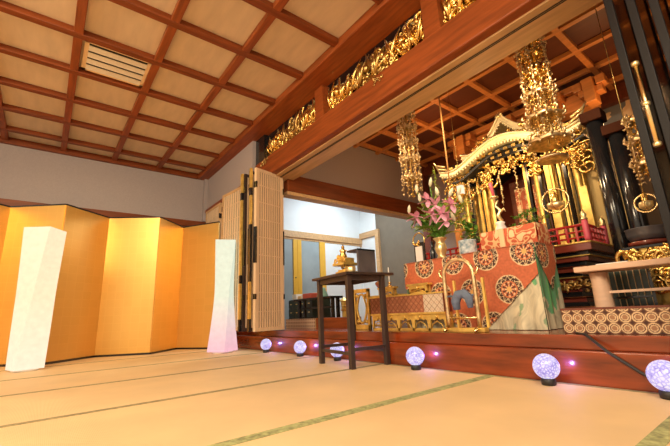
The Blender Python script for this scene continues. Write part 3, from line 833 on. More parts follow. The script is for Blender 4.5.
# --- gilt gong stand (arch) in front
gs = thing('gong_stand', (-1.62, 2.47, PZ), 'gilt arched gong stand with a blue-grey cloth at the front edge', 'stand')
gx0, gx1, gy = -1.755, -1.50, 2.47
pts = [(gx0, gy, PZ + .03)] + [(gx0, gy, PZ + .1 * k) for k in (1, 2, 3, 4)]
for k in range(1, 12):
    q = PI - PI * k / 12; pts.append(((gx0 + gx1) / 2 + (gx1 - gx0) / 2 * math.cos(q), gy, PZ + .42 + .115 * math.sin(q)))
pts += [(gx1, gy, PZ + .1 * k) for k in (4, 3, 2, 1)] + [(gx1, gy, PZ + .03)]
MB().tube(pts, .0155, 10).build('arch', 'antique', gs)
for x, sg in ((gx0, -1), (gx1, 1)):
    MB().tube([(x, gy, PZ + .40), (x + sg * .03, gy, PZ + .42), (x + sg * .045, gy, PZ + .45), (x + sg * .03, gy, PZ + .475), (x + sg * .02, gy, PZ + .46)], [.012, .011, .009, .008, .006], 7).build('side_scroll', 'brass', gs)
MB().box(gx0 - .05, gx1 + .05, gy - .03, gy + .03, PZ, PZ + .03).build('base', 'goldpaint', gs, bevel=.004)
MB().cyl((gx0, gy, PZ + .10), (gx1, gy, PZ + .10), .008).build('crossbar', 'brass', gs)
for x in (gx0, gx1):
    MB().tube([(x, gy - .015, PZ + .03), (x, gy - .05, PZ + .02), (x, gy - .075, PZ + .004 + .004)], [.016, .014, .008], 8).build('foot', 'brass', gs)
for xr in (gx0 + .07, gx1 + .055): MB().box(xr - .008, xr + .008, gy + .012, gy + .03, PZ + .03, PZ + .38).build('rear_post', 'goldpaint', gs)
m_ = MB(); cxm = (gx0 + gx1) / 2 + .015
m_.tube([(cxm - .045, gy - .02, PZ + .16), (cxm - .05, gy - .02, PZ + .22), (cxm - .02, gy - .02, PZ + .27), (cxm + .03, gy - .02, PZ + .275), (cxm + .065, gy - .02, PZ + .24), (cxm + .07, gy - .02, PZ + .17)], [.026, .034, .036, .036, .034, .02], 9)
m_.cyl((gx0, gy, PZ + .262), (gx1, gy, PZ + .262), .007)
tag(m_.build('draped_cloth', 'bluegrey'), 'bunched blue-grey cloth hanging inside the gilt arch', 'cloth')

# --- gilt sutra desk with patterned cover
def openwork_leg_panel(mb, x0, x1, z0, z1, y0, y1, nh):
    """gilt panel with a scalloped apron, feet and pierced ovals"""
    w = (x1 - x0) / nh
    for k in range(nh):
        a, b = x0 + k * w, x0 + (k + 1) * w; cx = (a + b) / 2; n = 18; top = []; bot = []
        for j in range(n + 1):
            f = j / n; x = a + (b - a) * f; top.append((x, z1))
            g_ = abs(2 * f - 1); bot.append((x, z0 if g_ > .86 else z1 - (z1 - z0) * (.38 + .22 * g_ ** 3 + .05 * math.cos(f * 6 * PI))))
        mb.strip(top, bot, y0, y1)
        mb.tube([(a + .02, y0, z0 + .01), (a + w * .25, y0 - .003, z0 + (z1 - z0) * .35), (cx, y0 - .003, z0 + (z1 - z0) * .5), (b - w * .25, y0 - .003, z0 + (z1 - z0) * .35), (b - .02, y0, z0 + .01)], .005, 5)
        mb.sph((cx, y0 - .004, z1 - (z1 - z0) * .25), .014, 8)
    mb.box(x0, x1, y0, y1, z0, z0 + .018)
    return mb
D0, D1, DY = -2.72, -1.86, 2.58
dk = thing('sutra_desk', (-2.3, DY + .1, PZ), 'low gilt sutra desk with a brown patterned cover and scalloped legs', 'desk')
openwork_leg_panel(MB(), D0, D1, PZ, .40, DY, DY + .02, 5).build('front_panel', 'goldpaint', dk)
MB().box(D1 - .02, D1, DY + .02, 2.68, PZ, .40).build('side_panel', 'goldpaint', dk)
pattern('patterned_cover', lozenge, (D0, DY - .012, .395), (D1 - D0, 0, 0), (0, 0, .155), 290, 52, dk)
MB().box(D0, D1, DY - .008, 2.68, .395, .55).build('body', 'maroonlac', dk)
MB().box(D0 - .01, D1 + .01, DY - .018, DY + .01, .385, .40).build('moulding', 'goldpaint', dk)
MB().box(D0 - .015, D1 + .015, DY - .02, 2.68, .55, .562).build('tabletop', 'goldpaint', dk)
# small gilt stands on the desk
for i, (x0, x1, lb) in enumerate(((-2.64, -2.42, 'small low gilt stand on the sutra desk, behind the tall table leg'), (-2.26, -2.02, 'small low gilt stand on the sutra desk, nearer the gong stand'))):
    t = thing('gilt_stand', ((x0 + x1) / 2, 2.63, .562), lb, 'stand', 'small gilt stands on the sutra desk')
    openwork_leg_panel(MB(), x0 + .02, x1 - .02, .562, .632, 2.605, 2.615, 1).build('front_panel', 'goldpaint', t)
    MB().box(x0, x1, 2.595, 2.665, .632, .65).build('tabletop', 'goldpaint', t, bevel=.002)
    for x in (x0 + .03, x1 - .03): MB().box(x - .01, x + .01, 2.64, 2.66, .562, .632).build('leg', 'goldpaint', t)
pq = Yp(377, 290, 2.56)
# gilt frame panel left of the desk
gf = thing('openwork_gilt_frame', (-2.98, 2.62, PZ), 'upright gilt openwork frame seen between the legs of the tall table', 'frame')
fx0, fx1 = -3.02, -2.78
m_ = MB()
n = 20
for (zz0, zz1) in ((PZ, .66),):
    out = [(fx0, PZ), (fx1, PZ), (fx1, .66), (fx0, .66)]
    m_.box(fx0, fx0 + .03, 2.60, 2.63, PZ, .66).box(fx1 - .03, fx1, 2.60, 2.63, PZ, .66).box(fx0, fx1, 2.60, 2.63, .62, .66).box(fx0, fx1, 2.60, 2.63, PZ, .30)
m_.build('frame_rail', 'goldpaint', gf, bevel=.004)
m_ = MB(); pts = []
for k in range(25):
    q = 2 * PI * k / 24; pts.append(((fx0 + fx1) / 2 + .068 * math.cos(q) * (1 + .08 * math.cos(4 * q)), 2.612, .46 + .145 * math.sin(q)))
m_.tube(pts, .012, 6, False)
for sx in (-1, 1):
    for z in (.33, .59): m_.sph(((fx0 + fx1) / 2 + sx * .062, 2.612, z), .02, 8)
m_.build('pierced_oval', 'goldpaint', gf)
# bowl and candle
tag(MB().lathe((-2.68 + .05, 2.63, .651), [(.02, 0), (.03, .008), (.045, .03), (.05, .05), (.046, .055), (.02, .07), (.008, .08)], 20).build('lidded_bowl', 'copper'), 'round lidded copper bowl on the small gilt stand', 'bowl')
cd = thing('candlestick', (-2.50, 2.63, .65), 'slim white candle on a small gilt holder before the taupe wall', 'candlestick')
MB().lathe((-2.50, 2.63, .65), [(.025, 0), (.022, .01), (.008, .02), (.010, .035), (.018, .045)], 16).build('holder', 'gold', cd)
MB().cyl((-2.50, 2.63, .692), (-2.50, 2.63, .84), .006, .005, 8).build('candle', 'white', cd)
# more gilt low tables in the mid ground of the bay
for i, (x0, y0, z1) in enumerate(((-3.55, 3.3, .62), (-3.12, 3.62, .58))):
    t = thing('gilt_low_table', (x0 + .25, y0 + .1, PZ), ['gilt low table standing deep in the altar bay at the left', 'gilt low table behind the openwork gilt frame'][i], 'table', 'gilt low tables in the altar bay')
    openwork_leg_panel(MB(), x0, x0 + .5, PZ, z1 - .03, y0, y0 + .02, 2).build('front_panel', 'goldpaint', t)
    MB().box(x0 - .02, x0 + .52, y0 - .02, y0 + .25, z1 - .03, z1).build('tabletop', 'goldpaint', t, bevel=.004)
    for xx in (x0 + .02, x0 + .48): MB().box(xx - .015, xx + .015, y0 + .2, y0 + .23, PZ, z1 - .03).build('leg', 'goldpaint', t)

# --- dais with red railing
X0, X1, DY0, DY1 = -2.5, -.96, 3.22, 4.9
dz = thing('altar_dais', (-1.9, 4.0, PZ), 'stepped dark red altar dais with thin gilt mouldings behind the brocade table', 'altar')
zz = PZ; lay = [(.045, .02, 'maroonlac'), (.008, .035, 'goldpaint'), (.035, .0, 'black'), (.03, -.03, 'maroonlac'), (.007, -.01, 'copper'), (.03, -.05, 'black'), (.03, -.07, 'maroonlac'), (.007, -.05, 'copper'), (.035, -.10, 'black'), (.03, -.10, 'maroonlac'), (.007, -.08, 'copper'), (.03, -.12, 'black'), (.03, -.09, 'maroonlac'), (.007, -.06, 'goldpaint'), (.03, -.06, 'black'), (.03, -.02, 'maroonlac'), (.007, .0, 'copper'), (.03, .0, 'black'), (.03, .03, 'maroonlac'), (.008, .05, 'goldpaint'), (.025, .04, 'black'), (.05, .08, 'maroonlac'), (.012, .085, 'goldpaint')]
for h, o_, mm in lay:
    h *= 1.14
    nm = 'moulding' if h < .035 else 'tier'
    MB().box(X0 - o_, X1 + o_ - .06, DY0 - o_ + .06, DY1, zz, zz + h).build(nm, mm, dz, bevel=.004); zz += h
ZD = zz
m_ = MB(); rn = random.Random(9); scroll(m_, -1.12, DY0 + .14, PZ + .30, .28, .08, 30, rn, .007, .01)
m_.build('carved_panel', 'oldgold', dz)
def railing(pts, zb, label):
    t = thing('railing', (pts[0][0], pts[0][1], zb), label, 'railing')
    m_ = MB(); m2 = MB()
    for i in range(len(pts) - 1):
        a, b = Vector((*pts[i], 0)), Vector((*pts[i + 1], 0)); L = (b - a).length; n = max(2, int(L / .065))
        for z in (.03, .075, .125):
            m_.tube([a + Vector((0, 0, zb + z)), b + Vector((0, 0, zb + z))], .008 if z < .1 else .011, 6)
        for k in range(n + 1):
            p = a.lerp(b, k / n); m2.box(p.x - .008, p.x + .008, p.y - .008, p.y + .008, zb, zb + .115)
    m_.build('rail', 'redlac', t); m2.build('balusters', 'redlac', t)
    for p in pts:
        q = MB().lathe((p[0], p[1], zb), [(.020, 0), (.022, .02), (.022, .15), (.018, .16)], 14).build('post', 'pink', t)
        MB().lathe((p[0], p[1], zb + .16), [(.024, 0), (.026, .01), (.016, .02), (.024, .04), (.012, .06), (.002, .08)], 14).build('cap', 'goldbright', q)
    return t
railing([(-2.5, 3.2), (-.95, 3.2), (-.95, 3.62)], ZD, 'vermilion railing with gold-capped posts around the altar dais')
# --- shrine (kuden) on the dais
KX, KY = -1.78, 3.95
ks = thing('gilt_shrine', (KX, KY + .3, ZD), 'large gilt shrine with curved gabled roof standing on the altar dais', 'shrine')
MB().box(KX - .66, KX + .72, KY - .02, KY + .75, ZD, ZD + .08).build('base', 'goldpaint', ks, bevel=.01)
for x in (-.60, -.27, .25, .62):
    cxx = KX + x
    q = MB().lathe((cxx, KY + .04, ZD + .08), [(.045, 0), (.048, .02), (.032, .04), (.032, 1.05), (.04, 1.06), (.04, 1.10), (.05, 1.12)], 20).build('column', 'goldpaint', ks)
    for zc_ in (.35, .9): MB().ring((cxx, KY + .04, ZD + zc_), .035, .009).build('collar', 'goldbright', q)
for xa in (-.62, .64): MB().box(KX + xa, KX + xa + .02, KY + .05, KY + .7, ZD + .08, ZD + 1.2).build('side_wall', 'goldpaint', ks)
MB().box(KX - .6, KX + .64, KY + .66, KY + .7, ZD + .08, ZD + 1.2).build('back_wall', 'maroonlac', ks)
for x0, x1 in ((-.56, -.31), (.29, .58)):
    q = MB().box(KX + x0, KX + x1, KY + .12, KY + .14, ZD + .08, ZD + 1.05).build('door', 'black', ks)
    MB().box(KX + x0 + .03, KX + (x0 + x1) / 2 - .02, KY + .10, KY + .121, ZD + .15, ZD + 1.0).box(KX + (x0 + x1) / 2 + .02, KX + x1 - .03, KY + .10, KY + .121, ZD + .15, ZD + 1.0).build('gilt_inlay', 'oldgold', q)
MB().box(KX - .22, KX + .20, KY + .40, KY + .42, ZD + .08, ZD + 1.0).build('inner_screen', 'darkred', ks)
m_ = MB(); rn = random.Random(31); scroll(m_, KX, KY + .02, ZD + 1.10, 1.3, .12, 80, rn, .011, .04); m_.build('carved_frieze', 'oldgold', ks)
for bx0, bw0, bh0 in ((-.60, .2, .25), (.62, .2, .25), (-.27, .14, .2), (.25, .14, .2)):
    m_ = MB(); scroll(m_, KX + bx0, KY - .02, ZD + .99, bw0, bh0, 18, rn, .010, .03); m_.build('bracket_carving', 'gold', ks)
MB().box(KX - .70, KX + .74, KY - .06, KY + .74, ZD + 1.17, ZD + 1.23).build('head_beam', 'black', ks, bevel=.006)
def roof(cx, zc, half, drop, thick, y0, y1, mat_, nm, peak=.0, flick=.05, bead=True, lift=.0):
    n = 44; top = []; bot = []
    for j in range(n + 1):
        f = -1 + 2 * j / n; a = abs(f)
        z = zc - drop * (0.5 - 0.5 * math.cos(PI * min(1, a * 1.12))) + flick * max(0, a - .72) ** 1.4 * 6
        z += peak * max(0, 1 - a * 3.2) ** 1.6
        top.append((cx + half * f, z)); bot.append((cx + half * f, z - thick * (1 - .35 * a)))
    q = MB().strip(top, bot, y0, y1).build(nm, mat_, ks)
    if bead:
        m_ = MB(); 
        for j in range(1, n, 1):
            x, z = bot[j]; m_.sph((x, y0 - .004, z - .012), .014, 6)
        m_.tube([(x, y0 - .012, z) for x, z in top], .012, 6)
        m_.tube([(x, y0 - .008, z + .004) for x, z in bot], .008, 6)
        m_.build('beaded_edge', 'ivory', q)
    return q
ZR = ZD + 1.30
roof(KX, ZR + .09, .80, .22, .08, KY - .16, KY + .80, 'ivory', 'lower_roof', flick=.05)
roof(KX, ZR - .03, .78, .22, .03, KY - .10, KY + .80, 'blackmatt', 'roof_underside', flick=.05, bead=False)
roof(KX - .02, ZR + .29, .56, .22, .085, KY + .02, KY + .78, 'ivory', 'upper_roof', peak=.14, flick=.05)
# gable face with carving between the two roofs
m_ = MB(); rn = random.Random(8); scroll(m_, KX, KY - .02, ZR + .14, .8, .12, 50, rn, .010, .02); m_.build('gable_carving', 'gold', ks)
m_ = MB()
for k in range(7):
    a = PI * k / 6; m_.tube([(KX - .02, KY, ZR + .40), (KX - .02 + .05 * math.cos(a), KY - .01, ZR + .40 + .05 * math.sin(a))], [.010, .004], 6)
m_.sph((KX - .02, KY, ZR + .405), .022, 10); m_.build('ridge_finial', 'goldbright', ks)
for sx in (-1, 1):
    m_ = MB()
    for r_k in range(3):
        x = KX + sx * (.80 + .02 * r_k); z = ZR - .07 + .05 * r_k
        m_.tube([(x - sx * .12, KY - .15, z - .05), (x, KY - .16, z), (x + sx * .03, KY - .16, z + .05)], [.014, .014, .004], 6)
    m_.build('eave_tips', 'goldbright', ks)
for (cx_, cz_, w_, h_, n_) in ((-.70, .93, .16, .42, 34), (-.66, .55, .10, .3, 18), (.70, .98, .16, .4, 34), (.0, 1.03, .5, .1, 30)):
    m_ = MB(); scroll(m_, KX + cx_, KY - .07, ZD + cz_, w_, h_, n_, rn, .009, .04); m_.build('gilt_garland', 'gold' if n_ > 20 else 'oldgold', ks)
for row in range(3):                       # bracket blocks stepping up under the eaves
    for k in range(16):
        xb = KX - .66 + k * .088; yb = KY - .02 - .035 * row; zb2 = ZD + 1.14 + .045 * row
        MB().box(xb - .022, xb + .022, yb - .03, yb + .03, zb2, zb2 + .028).build('bracket_block', 'gold', ks)
pattern('brocade_hanging', floral, (KX - .16, KY + .385, ZD + .45), (.30, 0, 0), (0, 0, .45), 40, 60, ks)
for xx in (-.52, -.22, .17, .29, .40, .53):
    MB().box(KX + xx - .014, KX + xx + .014, KY + .0, KY + .05, ZD + .08, ZD + 1.05).build('black_bar', 'black', ks)
rn = random.Random(77)
for xx in (-.48, -.1, .08, .44):
    m_ = MB(); x_ = KX + xx
    for k in range(16):
        z_ = ZD + 1.02 - k * .024; m_.sph((x_ + rn.uniform(-.012, .012), KY - .06, z_), rn.uniform(.008, .016), 6)
    m_.tube([(x_, KY - .06, ZD + 1.04), (x_, KY - .06, ZD + .62)], .003, 4); m_.build('hanging_strand', 'antique', ks)
for xx in (-.44, -.36, .12, .34, .46):
    MB().box(KX + xx - .012, KX + xx + .012, KY + .06, KY + .09, ZD + .08, ZD + 1.05).build('gilt_bar', 'goldpaint', ks)
p = Yp(461.5, 196, 3.45)
ln = thing('hanging_lantern', (p.x, 3.45, p.z), 'small square gilt lantern with white paper panes left of the shrine roof', 'lantern')
MB().box(p.x - .035, p.x + .035, 3.415, 3.485, p.z, p.z + .015).lathe((p.x, 3.45, p.z + .115), [(.055, 0), (.05, .012), (.02, .03), (.006, .05)], 6, smooth=False).build('frame', 'gold', ln)
MB().box(p.x - .028, p.x + .028, 3.422, 3.478, p.z + .015, p.z + .116).build('paper_pane', 'paper_warm', ln)
MB().cyl((p.x, 3.45, p.z + .16), (p.x, 3.45, ZI - .05), .003, .003, 6).build('hanging_chain', 'oldgold', ln)
p = Yp(457, 225, 3.4)
tag(MB().box(p.x - .03, p.x + .03, 3.39, 3.43, ZD, ZD + .36).box(p.x - .02, p.x + .02, 3.384, 3.391, ZD + .02, ZD + .34).build('gilt_post', 'orangewood', bevel=.004), 'short orange gilt post standing between the lilies and the green sprig', 'post')
# small things before the shrine
for i, (u, v0, v1, mm, lb) in enumerate(((493, 222, 188, 'gold', 'gilt crane candlestick on the flowered stand with white base'),)):
    p = Yp(500, 222, 2.93); t = thing('crane_candlestick', (p.x, 2.93, AZ + .171), lb, 'candlestick')
    x, z = p.x, AZ + .171
    MB().lathe((x, 2.93, z), [(.045, 0), (.048, .02), (.03, .06), (.04, .075), (.02, .09)], 18, .08, 6).build('base', 'white', t)
    m_ = MB().tube([(x + .02, 2.93, z + .09), (x - .01, 2.93, z + .14), (x + .02, 2.93, z + .18), (x - .02, 2.93, z + .23), (x + .015, 2.92, z + .27)], [.012, .02, .014, .010, .006], 8)
    m_.tube([(x, 2.93, z + .15), (x + .05, 2.93, z + .19), (x + .06, 2.93, z + .16)], [.012, .01, .003], 6)
    m_.lathe((x - .02, 2.93, z + .29), [(.008, -.05), (.01, 0), (.035, .012), (.036, .02)], 14)
    m_.build('crane', 'goldbright', t)
    MB().cyl((x - .02, 2.93, z + .31), (x - .035, 2.93, z + .44), .012, .014, 12).build('pink_candle', 'pink', t)
p = Yp(516, 222, 3.1)
bs = thing('small_pine', (p.x, 3.08, ZD), 'small dark green pine tree in a gilt pot before the shrine', 'plant')
bs.location = (-1.42, 3.30, ZD)
bx_, by_ = -1.42, 3.34
MB().lathe((bx_, by_, ZD), [(.06, 0), (.06, .015), (.03, .04), (.025, .10), (.055, .13), (.055, .14)], 18).build('pedestal', 'goldpaint', bs)
ZP = ZD + .14
MB().lathe((bx_, by_, ZP), [(.04, 0), (.05, .02), (.055, .07), (.05, .075)], 18).build('pot', 'goldbright', bs)
MB().tube([(bx_, by_, ZP + .06), (bx_ + .02, by_, ZP + .11), (bx_ - .01, by_, ZP + .15), (bx_ + .01, by_, ZP + .20)], [.012, .01, .008, .005], 6).build('trunk', 'darkwood', bs)
m_ = MB(); rn = random.Random(4)
for (dx, dz_, w) in ((-.06, .10, .08), (.08, .13, .09), (-.04, .18, .07), (.02, .21, .06)):
    for k in range(70):
        q = (bx_ + dx + rn.uniform(-w, w), by_ + rn.uniform(-.04, .04), ZP + dz_ + rn.uniform(-.018, .02))
        leafm(m_, q, (rn.uniform(-1, 1), rn.uniform(-1, 1), rn.uniform(.2, 1)), .04, .006, rn)
m_.build('needles', 'green', bs)
# broad leafed green plant left of the shrine
gp = thing('sakaki_branch', (-1.83, 3.0, AZ), 'green leafy sprig standing left of the shrine behind the porcelain pot', 'plant')
p = Yp(470, 215, 3.1); gp.location = (p.x, 3.34, ZD)
m_ = MB(); gx, gyy = Yp(470, 230, 3.34).x, 3.34
MB().lathe((gx, gyy, ZD), [(.03, 0), (.035, .02), (.028, .08), (.035, .1)], 16).build('vase', 'gold', gp)
for k in range(70):
    q = (gx + rn.uniform(-.07, .07), gyy + rn.uniform(-.05, .05), ZD + .15 + rn.uniform(0, .26))
    leafm(m_, q, (rn.uniform(-1, 1), rn.uniform(-1, .5), rn.uniform(-.2, 1)), .07, .02, rn)
m_.tube([(gx, gyy, ZD + .05), (gx, gyy, ZD + .3)], .004, 5)
m_.build('leaves', 'green', gp)

# --- hanging gilt ornaments
def yoraku(name, label, x, y, z1, z0, R, seed, crowns):
    rn = random.Random(seed); t = thing(name, (x, y, z1), label, 'hanging ornament', 'hanging gilt ornaments of the altar')
    MB().tube([(x, y, z1), (x, y, ZI - .05)], .004, 5).build('hanging_chain', 'oldgold', t)
    MB().tube([(x, y, z1), (x, y, z0 + .04)], .008, 6).build('core_rod', 'oldgold', t)
    H_ = z1 - z0
    for (f, rr) in crowns:
        z = z1 - f * H_; r = R * rr
        m_ = MB().lathe((x, y, z), [(r * .25, .05), (r * .55, .035), (r * .95, 0), (r, -.02), (r * .93, -.022), (r * .5, .01)], 24, .06, 6)
        for k in range(12):
            a = 2 * PI * k / 12
            p = Vector((x + r * math.cos(a), y + r * math.sin(a), z - .01))
            m_.tube([p, p + Vector((.018 * math.cos(a), .018 * math.sin(a), .02)), p + Vector((.010 * math.cos(a), .010 * math.sin(a), .05))], [.008, .010, .002], 5)
            m_.sph(p + Vector((0, 0, -.025)), .010, 6)
        m_.build('crown', 'antique' if rr > .8 else 'gold', t)
    n = 12
    for k in range(n):
        a = 2 * PI * k / n + .2; r = R * (.95 if k % 2 else .6); m_ = MB(); z = z1 - .02
        L = H_ * rn.uniform(.85, 1.0)
        m_.tube([(x + r * math.cos(a), y + r * math.sin(a), z1), (x + r * math.cos(a), y + r * math.sin(a), z1 - L)], .003, 4)
        zz_ = 0
        while zz_ < L:
            p = (x + r * math.cos(a) + rn.uniform(-.008, .008), y + r * math.sin(a) + rn.uniform(-.008, .008), z1 - zz_)
            if rn.random() < .45:
                m_.sph(p, rn.uniform(.008, .015), 6)
            else:
                w = rn.uniform(.014, .026)
                for q in range(3):
                    b = rn.uniform(0, 2 * PI); m_.tube([p, (p[0] + w * .7 * math.cos(b), p[1] + w * .7 * math.sin(b), p[2] + rn.uniform(-.5, .6) * w), (p[0] + w * 1.2 * math.cos(b), p[1] + w * 1.2 * math.sin(b), p[2] + rn.uniform(-1, .8) * w)], [.004, .008, .002], 5)
            zz_ += rn.uniform(.028, .045)
        m_.build('strand', ('gold', 'antique', 'oldgold', 'antique')[k % 4], t)
    return t
def ringlamp(x, y, z, R, label):
    t = thing('ring_lantern', (x, y, z - R), label, 'lantern', 'hanging ring lanterns')
    MB().ring((x, y, z), R, .007, 'y').ring((x, y, z), R * .8, .004, 'x').build('ring', 'brass', t)
    MB().lathe((x, y, z - R * .75), [(.02, 0), (R * .62, .02), (R * .66, .05), (R * .60, .055), (R * .3, .03)], 24, .03, 8).build('dish', 'goldbright', t)
    MB().lathe((x, y, z - R * .35), [(R * .28, 0), (R * .32, .03), (R * .30, .08), (R * .1, .10)], 16).build('lamp_cup', 'gold', t)
    MB().tube([(x, y, z + R), (x, y, ZI - .05)], .003, 5).build('hanging_chain', 'oldgold', t)
    return t
yoraku('hanging_ornament', 'slim gilt hanging ornament of small leaves, farthest left before the side beam', -2.36, 2.95, 2.56, 1.55, .095, 1, ((.02, .9), (.18, 1.0), (.36, .95), (.55, 1.0), (.75, .9)))
yk = yoraku('hanging_ornament', 'largest gilt hanging ornament, thick and ornate, in front of the gilt shrine', -1.00, 2.95, 2.58, 1.58, .118, 2, ((.0, .55), (.15, .7), (.33, .8), (.52, .95), (.72, 1.15), (.93, 1.35)))
yoraku('hanging_ornament', 'gilt hanging ornament between the black pillars and the black doors', -.50, 3.25, 1.72, 1.20, .085, 3, ((.05, .9), (.35, 1.1), (.7, 1.1)))
p = Yp(556, 205, 3.2); ringlamp(p.x, 3.2, 1.24, .10, 'gilt ring lantern hanging below the largest ornament')
p = Yp(645, 207, 3.1); ringlamp(p.x, 3.15, 1.06, .062, 'gilt ring lantern hanging beside the black pillars above the bronze bowl')
# disc under the big ornament
p = Yp(528, 165, 2.95)
big = yk
MB().lathe((-1.00, 2.95, 1.50), [(.02, .0), (.10, -.010), (.112, 0), (.10, .010), (.04, .03), (.01, .06)], 28, .03, 10).build('canopy_disc', 'antique', big)
# slim hanging rod
tag(MB().cyl((-2.02, 3.12, 1.62), (-2.02, 3.12, ZI - .05), .008, .008, 10).build('hanging_rod', 'rod'), 'slim straight pale rod hanging from the altar ceiling left of the shrine roof', 'rod')
# --- black pillars
GP = 'black lacquered altar pillars'
for i, (x, y, r) in enumerate(((-.80, 3.42, .060), (-.675, 3.42, .058))):
    z = PZ; t = thing('lacquered_pillar', (x, y, z), ['glossy black round pillar, left one right of the railing', 'glossy black round pillar, right one beside the right hanging ornament'][i], 'pillar', GP)
    MB().cyl((x, y, PZ + .06), (x, y, 1.86 if i == 0 else 1.70), r, r, 28).build('shaft', 'black', t)
    MB().lathe((x, y, PZ), [(r * 1.15, 0), (r * 1.2, .02), (r * 1.05, .06)], 24).build('base', 'brass', t)
    MB().box(x - .075, x + .075, y - .075, y + .075, 1.86 if i == 0 else 1.70, 1.95 if i == 0 else 1.78).build('capital', 'shadowwood', t, bevel=.005)
# gilt pillars
for i, (u, w0, w1, y, lb) in enumerate(((586, 182, 232, 3.65, 'bright gilt square pillar left of the black pillars'), (555, 160, 225, 3.7, 'gilt square pillar behind the ring lantern'))):
    p = Yp(u, 200, y)
    tag(MB().box(p.x - .035, p.x + .035, y - .03, y + .03, ZD, 1.42 if i == 0 else 1.75).build('gilt_pillar', 'goldpaint', bevel=.004), lb, 'pillar', 'gilt square pillars on the dais')
tag(MB().box(-1.18, -.88, 4.1, 4.13, ZD, 1.95).build('gilt_wall_screen', mat('olive_gilt', (.32, .22, .08), .45, .5)), 'plain olive gold screen behind the ring lantern', 'screen')

# --- right-hand group
def bench():
    t = thing('pale_bench', (-.62, 2.72, PZ), 'pale smooth wooden reading bench in front of the book rack', 'bench')
    MB().box(-.895, -.05, 2.62, 2.86, .605, .640).build('tabletop', 'palewood', t, bevel=.006)
    MB().lathe((-.80, 2.74, PZ), [(.055, 0), (.052, .1), (.046, .30), (.05, .35)], 24).build('leg', 'palewood', t)
    MB().lathe((-.18, 2.74, PZ), [(.055, 0), (.052, .1), (.046, .30), (.05, .35)], 24).build('leg', 'palewood', t)
    MB().box(-.76, -.22, 2.72, 2.80, .47, .485).build('stretcher_shelf', 'palewood', t)
    return t
bench()
tag(MB().box(-.78, -.62, 2.66, 2.80, .640, .648).build('paper_booklet', 'white'), 'flat pale booklet lying on the pale bench', 'booklet')
cb = thing('patterned_box', (-.6, 2.47, PZ), 'long brown bench box with cream circle pattern at the right front', 'box')
pattern('front_cover', circles, (-.945, 2.448, PZ + .002), (1.28, 0, 0), (0, 0, .128), 430, 43, cb)
MB().box(-.943, .333, 2.452, 2.54, PZ, PZ + .13).build('body', 'maroonlac', cb)
MB().box(-.948, .338, 2.446, 2.545, PZ + .13, PZ + .142).build('top', 'darkred', cb)
# book rack behind the bench
rk = thing('book_rack', (-.6, 3.0, PZ), 'black two-tier rack of sutra books behind the pale bench', 'rack')
for za, zb2 in ((PZ, PZ + .02), (.437, .450)): MB().box(-.84, -.60, 2.94, 3.065, za, zb2).build('shelf', 'black', rk)
for xa, xb in ((-.855, -.84), (-.60, -.585)): MB().box(xa, xb, 2.94, 3.065, PZ, .62).build('side_panel', 'black', rk)
bk0 = None
for row, (zb_, hb) in enumerate(((PZ + .02, .165), (.450, .165))):
    for k in range(7):
        x = -.822 + k * .0335
        lb = '%s sutra book %s the black rack, %s' % (['dark-backed', 'black-backed'][row], 'standing in', 'lower row' if row == 0 else 'upper row')
        if bk0 is None:
            bk0 = thing('sutra_book', (x, 3.0, zb_), lb, 'book', 'sutra books in the lower row')
            MB().box(-.014, .014, -.05, .06, 0, .165).build('cover', 'greenlac', bk0, local=True)
            MB().box(-.010, .010, -.048, .058, .165, .168).box(.014, .0165, -.052, .05, .0, .165).build('pages', 'cloud', bk0, local=True)
        else:
            b = dup(bk0, (x, 3.0, zb_), lb)
            b['group'] = 'sutra books in the lower row' if row == 0 else 'sutra books in the upper row'
# gilt carved table with bronze bowl
gt = thing('carved_gilt_table', (-.3, 3.22, PZ), 'gilt carved table carrying the bronze bowl at the right', 'table')
MB().box(-.74, .2, 3.09, 3.34, .755, .775).build('tabletop', 'black', gt, bevel=.004)
for q in range(4):
    m_ = MB(); rn = random.Random(15 + q); scroll(m_, -.62 + .2 * q, 3.10, .61, .22, .24, 46, rn, .012, .008)
    m_.build('carved_front', 'gold', gt)
MB().box(-.72, .18, 3.115, 3.135, PZ, .755).build('front_panel', 'goldpaint', gt)
for x in (-.70, .16): MB().box(x - .02, x + .02, 3.29, 3.33, PZ, .755).build('leg', 'goldpaint', gt)
bw = thing('bronze_bowl', (-.60, 3.215, .775), 'large dark bronze bowl bell on the gilt carved table', 'bowl')
MB().lathe((-.60, 3.215, .776), [(.10, 0), (.12, .01), (.12, .03), (.09, .035)], 28).build('cushion', 'maroonlac', bw)
MB().lathe((-.60, 3.215, .808), [(.06, 0), (.105, .015), (.120, .045), (.122, .085), (.126, .09), (.112, .088), (.10, .04)], 36).build('bowl', 'bronze', bw)

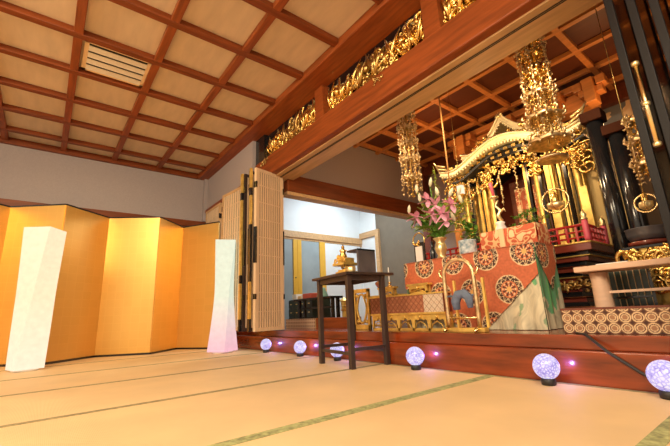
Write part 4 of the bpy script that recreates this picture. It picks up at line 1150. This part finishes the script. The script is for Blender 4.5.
# ================================================================== SIDE ROOM THINGS
cz = PZ
cb2 = thing('low_lattice_box', (-4.5, 2.92, cz), 'low beige box with a dotted lattice front by the slatted door', 'box')
MB().box(-4.85, -4.10, 2.85, 3.0, cz, cz + .12).build('body', 'lightwood', cb2)
pattern('dotted_front', dots, (-4.85, 2.846, cz + .002), (.75, 0, 0), (0, 0, .116), 200, 30, cb2)
tag(MB().box(-4.08, -3.35, 2.85, 3.0, cz, cz + .125).build('brown_panel_box', 'redwood', bevel=.004), 'plain reddish brown low box right of the dotted lattice box', 'box')
ch = thing('drawer_chest', (-4.95, 3.5, cz), 'dark green lacquered chest with small drawers in the side room', 'chest')
CX0, CX1, CY, CZ0, CZ1 = -5.68, -4.93, 3.4, PZ, .68
MB().box(CX0, CX1, CY, CY + .35, CZ0, CZ1).build('body', 'greenlac', ch, bevel=.004)
for r in range(3):
    for k in range(4):
        x0 = CX0 + .01 + k * .185; z0 = CZ0 + .015 + r * .138
        d = MB().box(x0, x0 + .175, CY - .012, CY, z0, z0 + .125).build('drawer', 'greenlac', ch, bevel=.003)
        MB().box(x0 + .06, x0 + .115, CY - .02, CY - .012, z0 + .055, z0 + .07).build('handle', 'brass', d)
rn = random.Random(6); bi = 0
for (x, w, h, mm, lb) in ((-5.60, .12, .10, 'white', 'white box, leftmost on top of the green drawer chest'), (-5.44, .10, .06, 'cloud', 'cream box second from the left on the green drawer chest'),
                          (-5.30, .13, .08, 'white', 'white box in the middle on the green drawer chest'), (-5.14, .10, .05, 'silver', 'grey box right of centre on the green drawer chest'), (-5.00, .08, .09, 'cloud', 'tall cream box at the right end of the green drawer chest')):
    tag(MB().box(x - w / 2, x + w / 2, CY + .06, CY + .2, CZ1, CZ1 + h).build('small_box', mm, bevel=.003), lb, 'box', 'boxes on the drawer chest')
sb = thing('black_side_table', (-4.3, 3.35, cz), 'small black lacquered table in the side room seen behind the tall table', 'table')
SX0, SX1, SY0, SY1, SZ = -4.98, -4.02, 3.06, 3.28, .66
MB().box(SX0, SX1, SY0, SY1, SZ - .03, SZ).build('tabletop', 'black', sb, bevel=.004)
for x in (SX0 + .06, SX1 - .06):
    for y in (SY0 + .05 + .03, SY1 - .05): MB().box(x - .02, x + .02, y - .02, y + .02, cz, SZ - .03).build('leg', 'black', sb)
MB().box(SX0 + .06, SX1 - .06, SY0 + .07, SY0 + .09, SZ - .16, SZ - .13).box(SX0 + .06, SX1 - .06, SY0 + .06, SY0 + .08, .36, .385).build('stretcher', 'black', sb)
tag(MB().box(-4.78, -4.56, 3.10, 3.24, SZ, SZ + .075).build('red_box', mat('coral_lacquer', (.62, .12, .08), .4), bevel=.01), 'coral red box on the small black table', 'box')
tag(MB().lathe((-4.34, 3.16, SZ), [(.085, 0), (.08, .03), (.05, .10), (.045, .13), (.02, .135)], 24).build('teal_bell', 'teal'), 'pale teal bell-shaped jar on the small black table', 'jar')
for i, (u, w, y) in enumerate(((348, 290, 3.9), (343, 306, 3.62))):
    p = Yp(u, w, y); x = p.x + .03
    t = thing('gilt_lantern_stand', (x, y, PZ), ['gilt tiered stand just right of the small black table', 'shorter gilt tiered stand in front of the other, right of the black table'][i], 'stand')
    h = (.62, .40)[i]
    MB().lathe((x, y, PZ), [(.08, 0), (.085, .03), (.04, .06), (.035, h * .5), (.06, h * .55), (.04, h * .6), (.05, h * .85), (.075, h * .9), (.02, h)], 8, smooth=False).build('stem', 'goldpaint', t)
    MB().ring((x, y, PZ + h * .7), .055, .008).build('collar', 'goldbright', t)
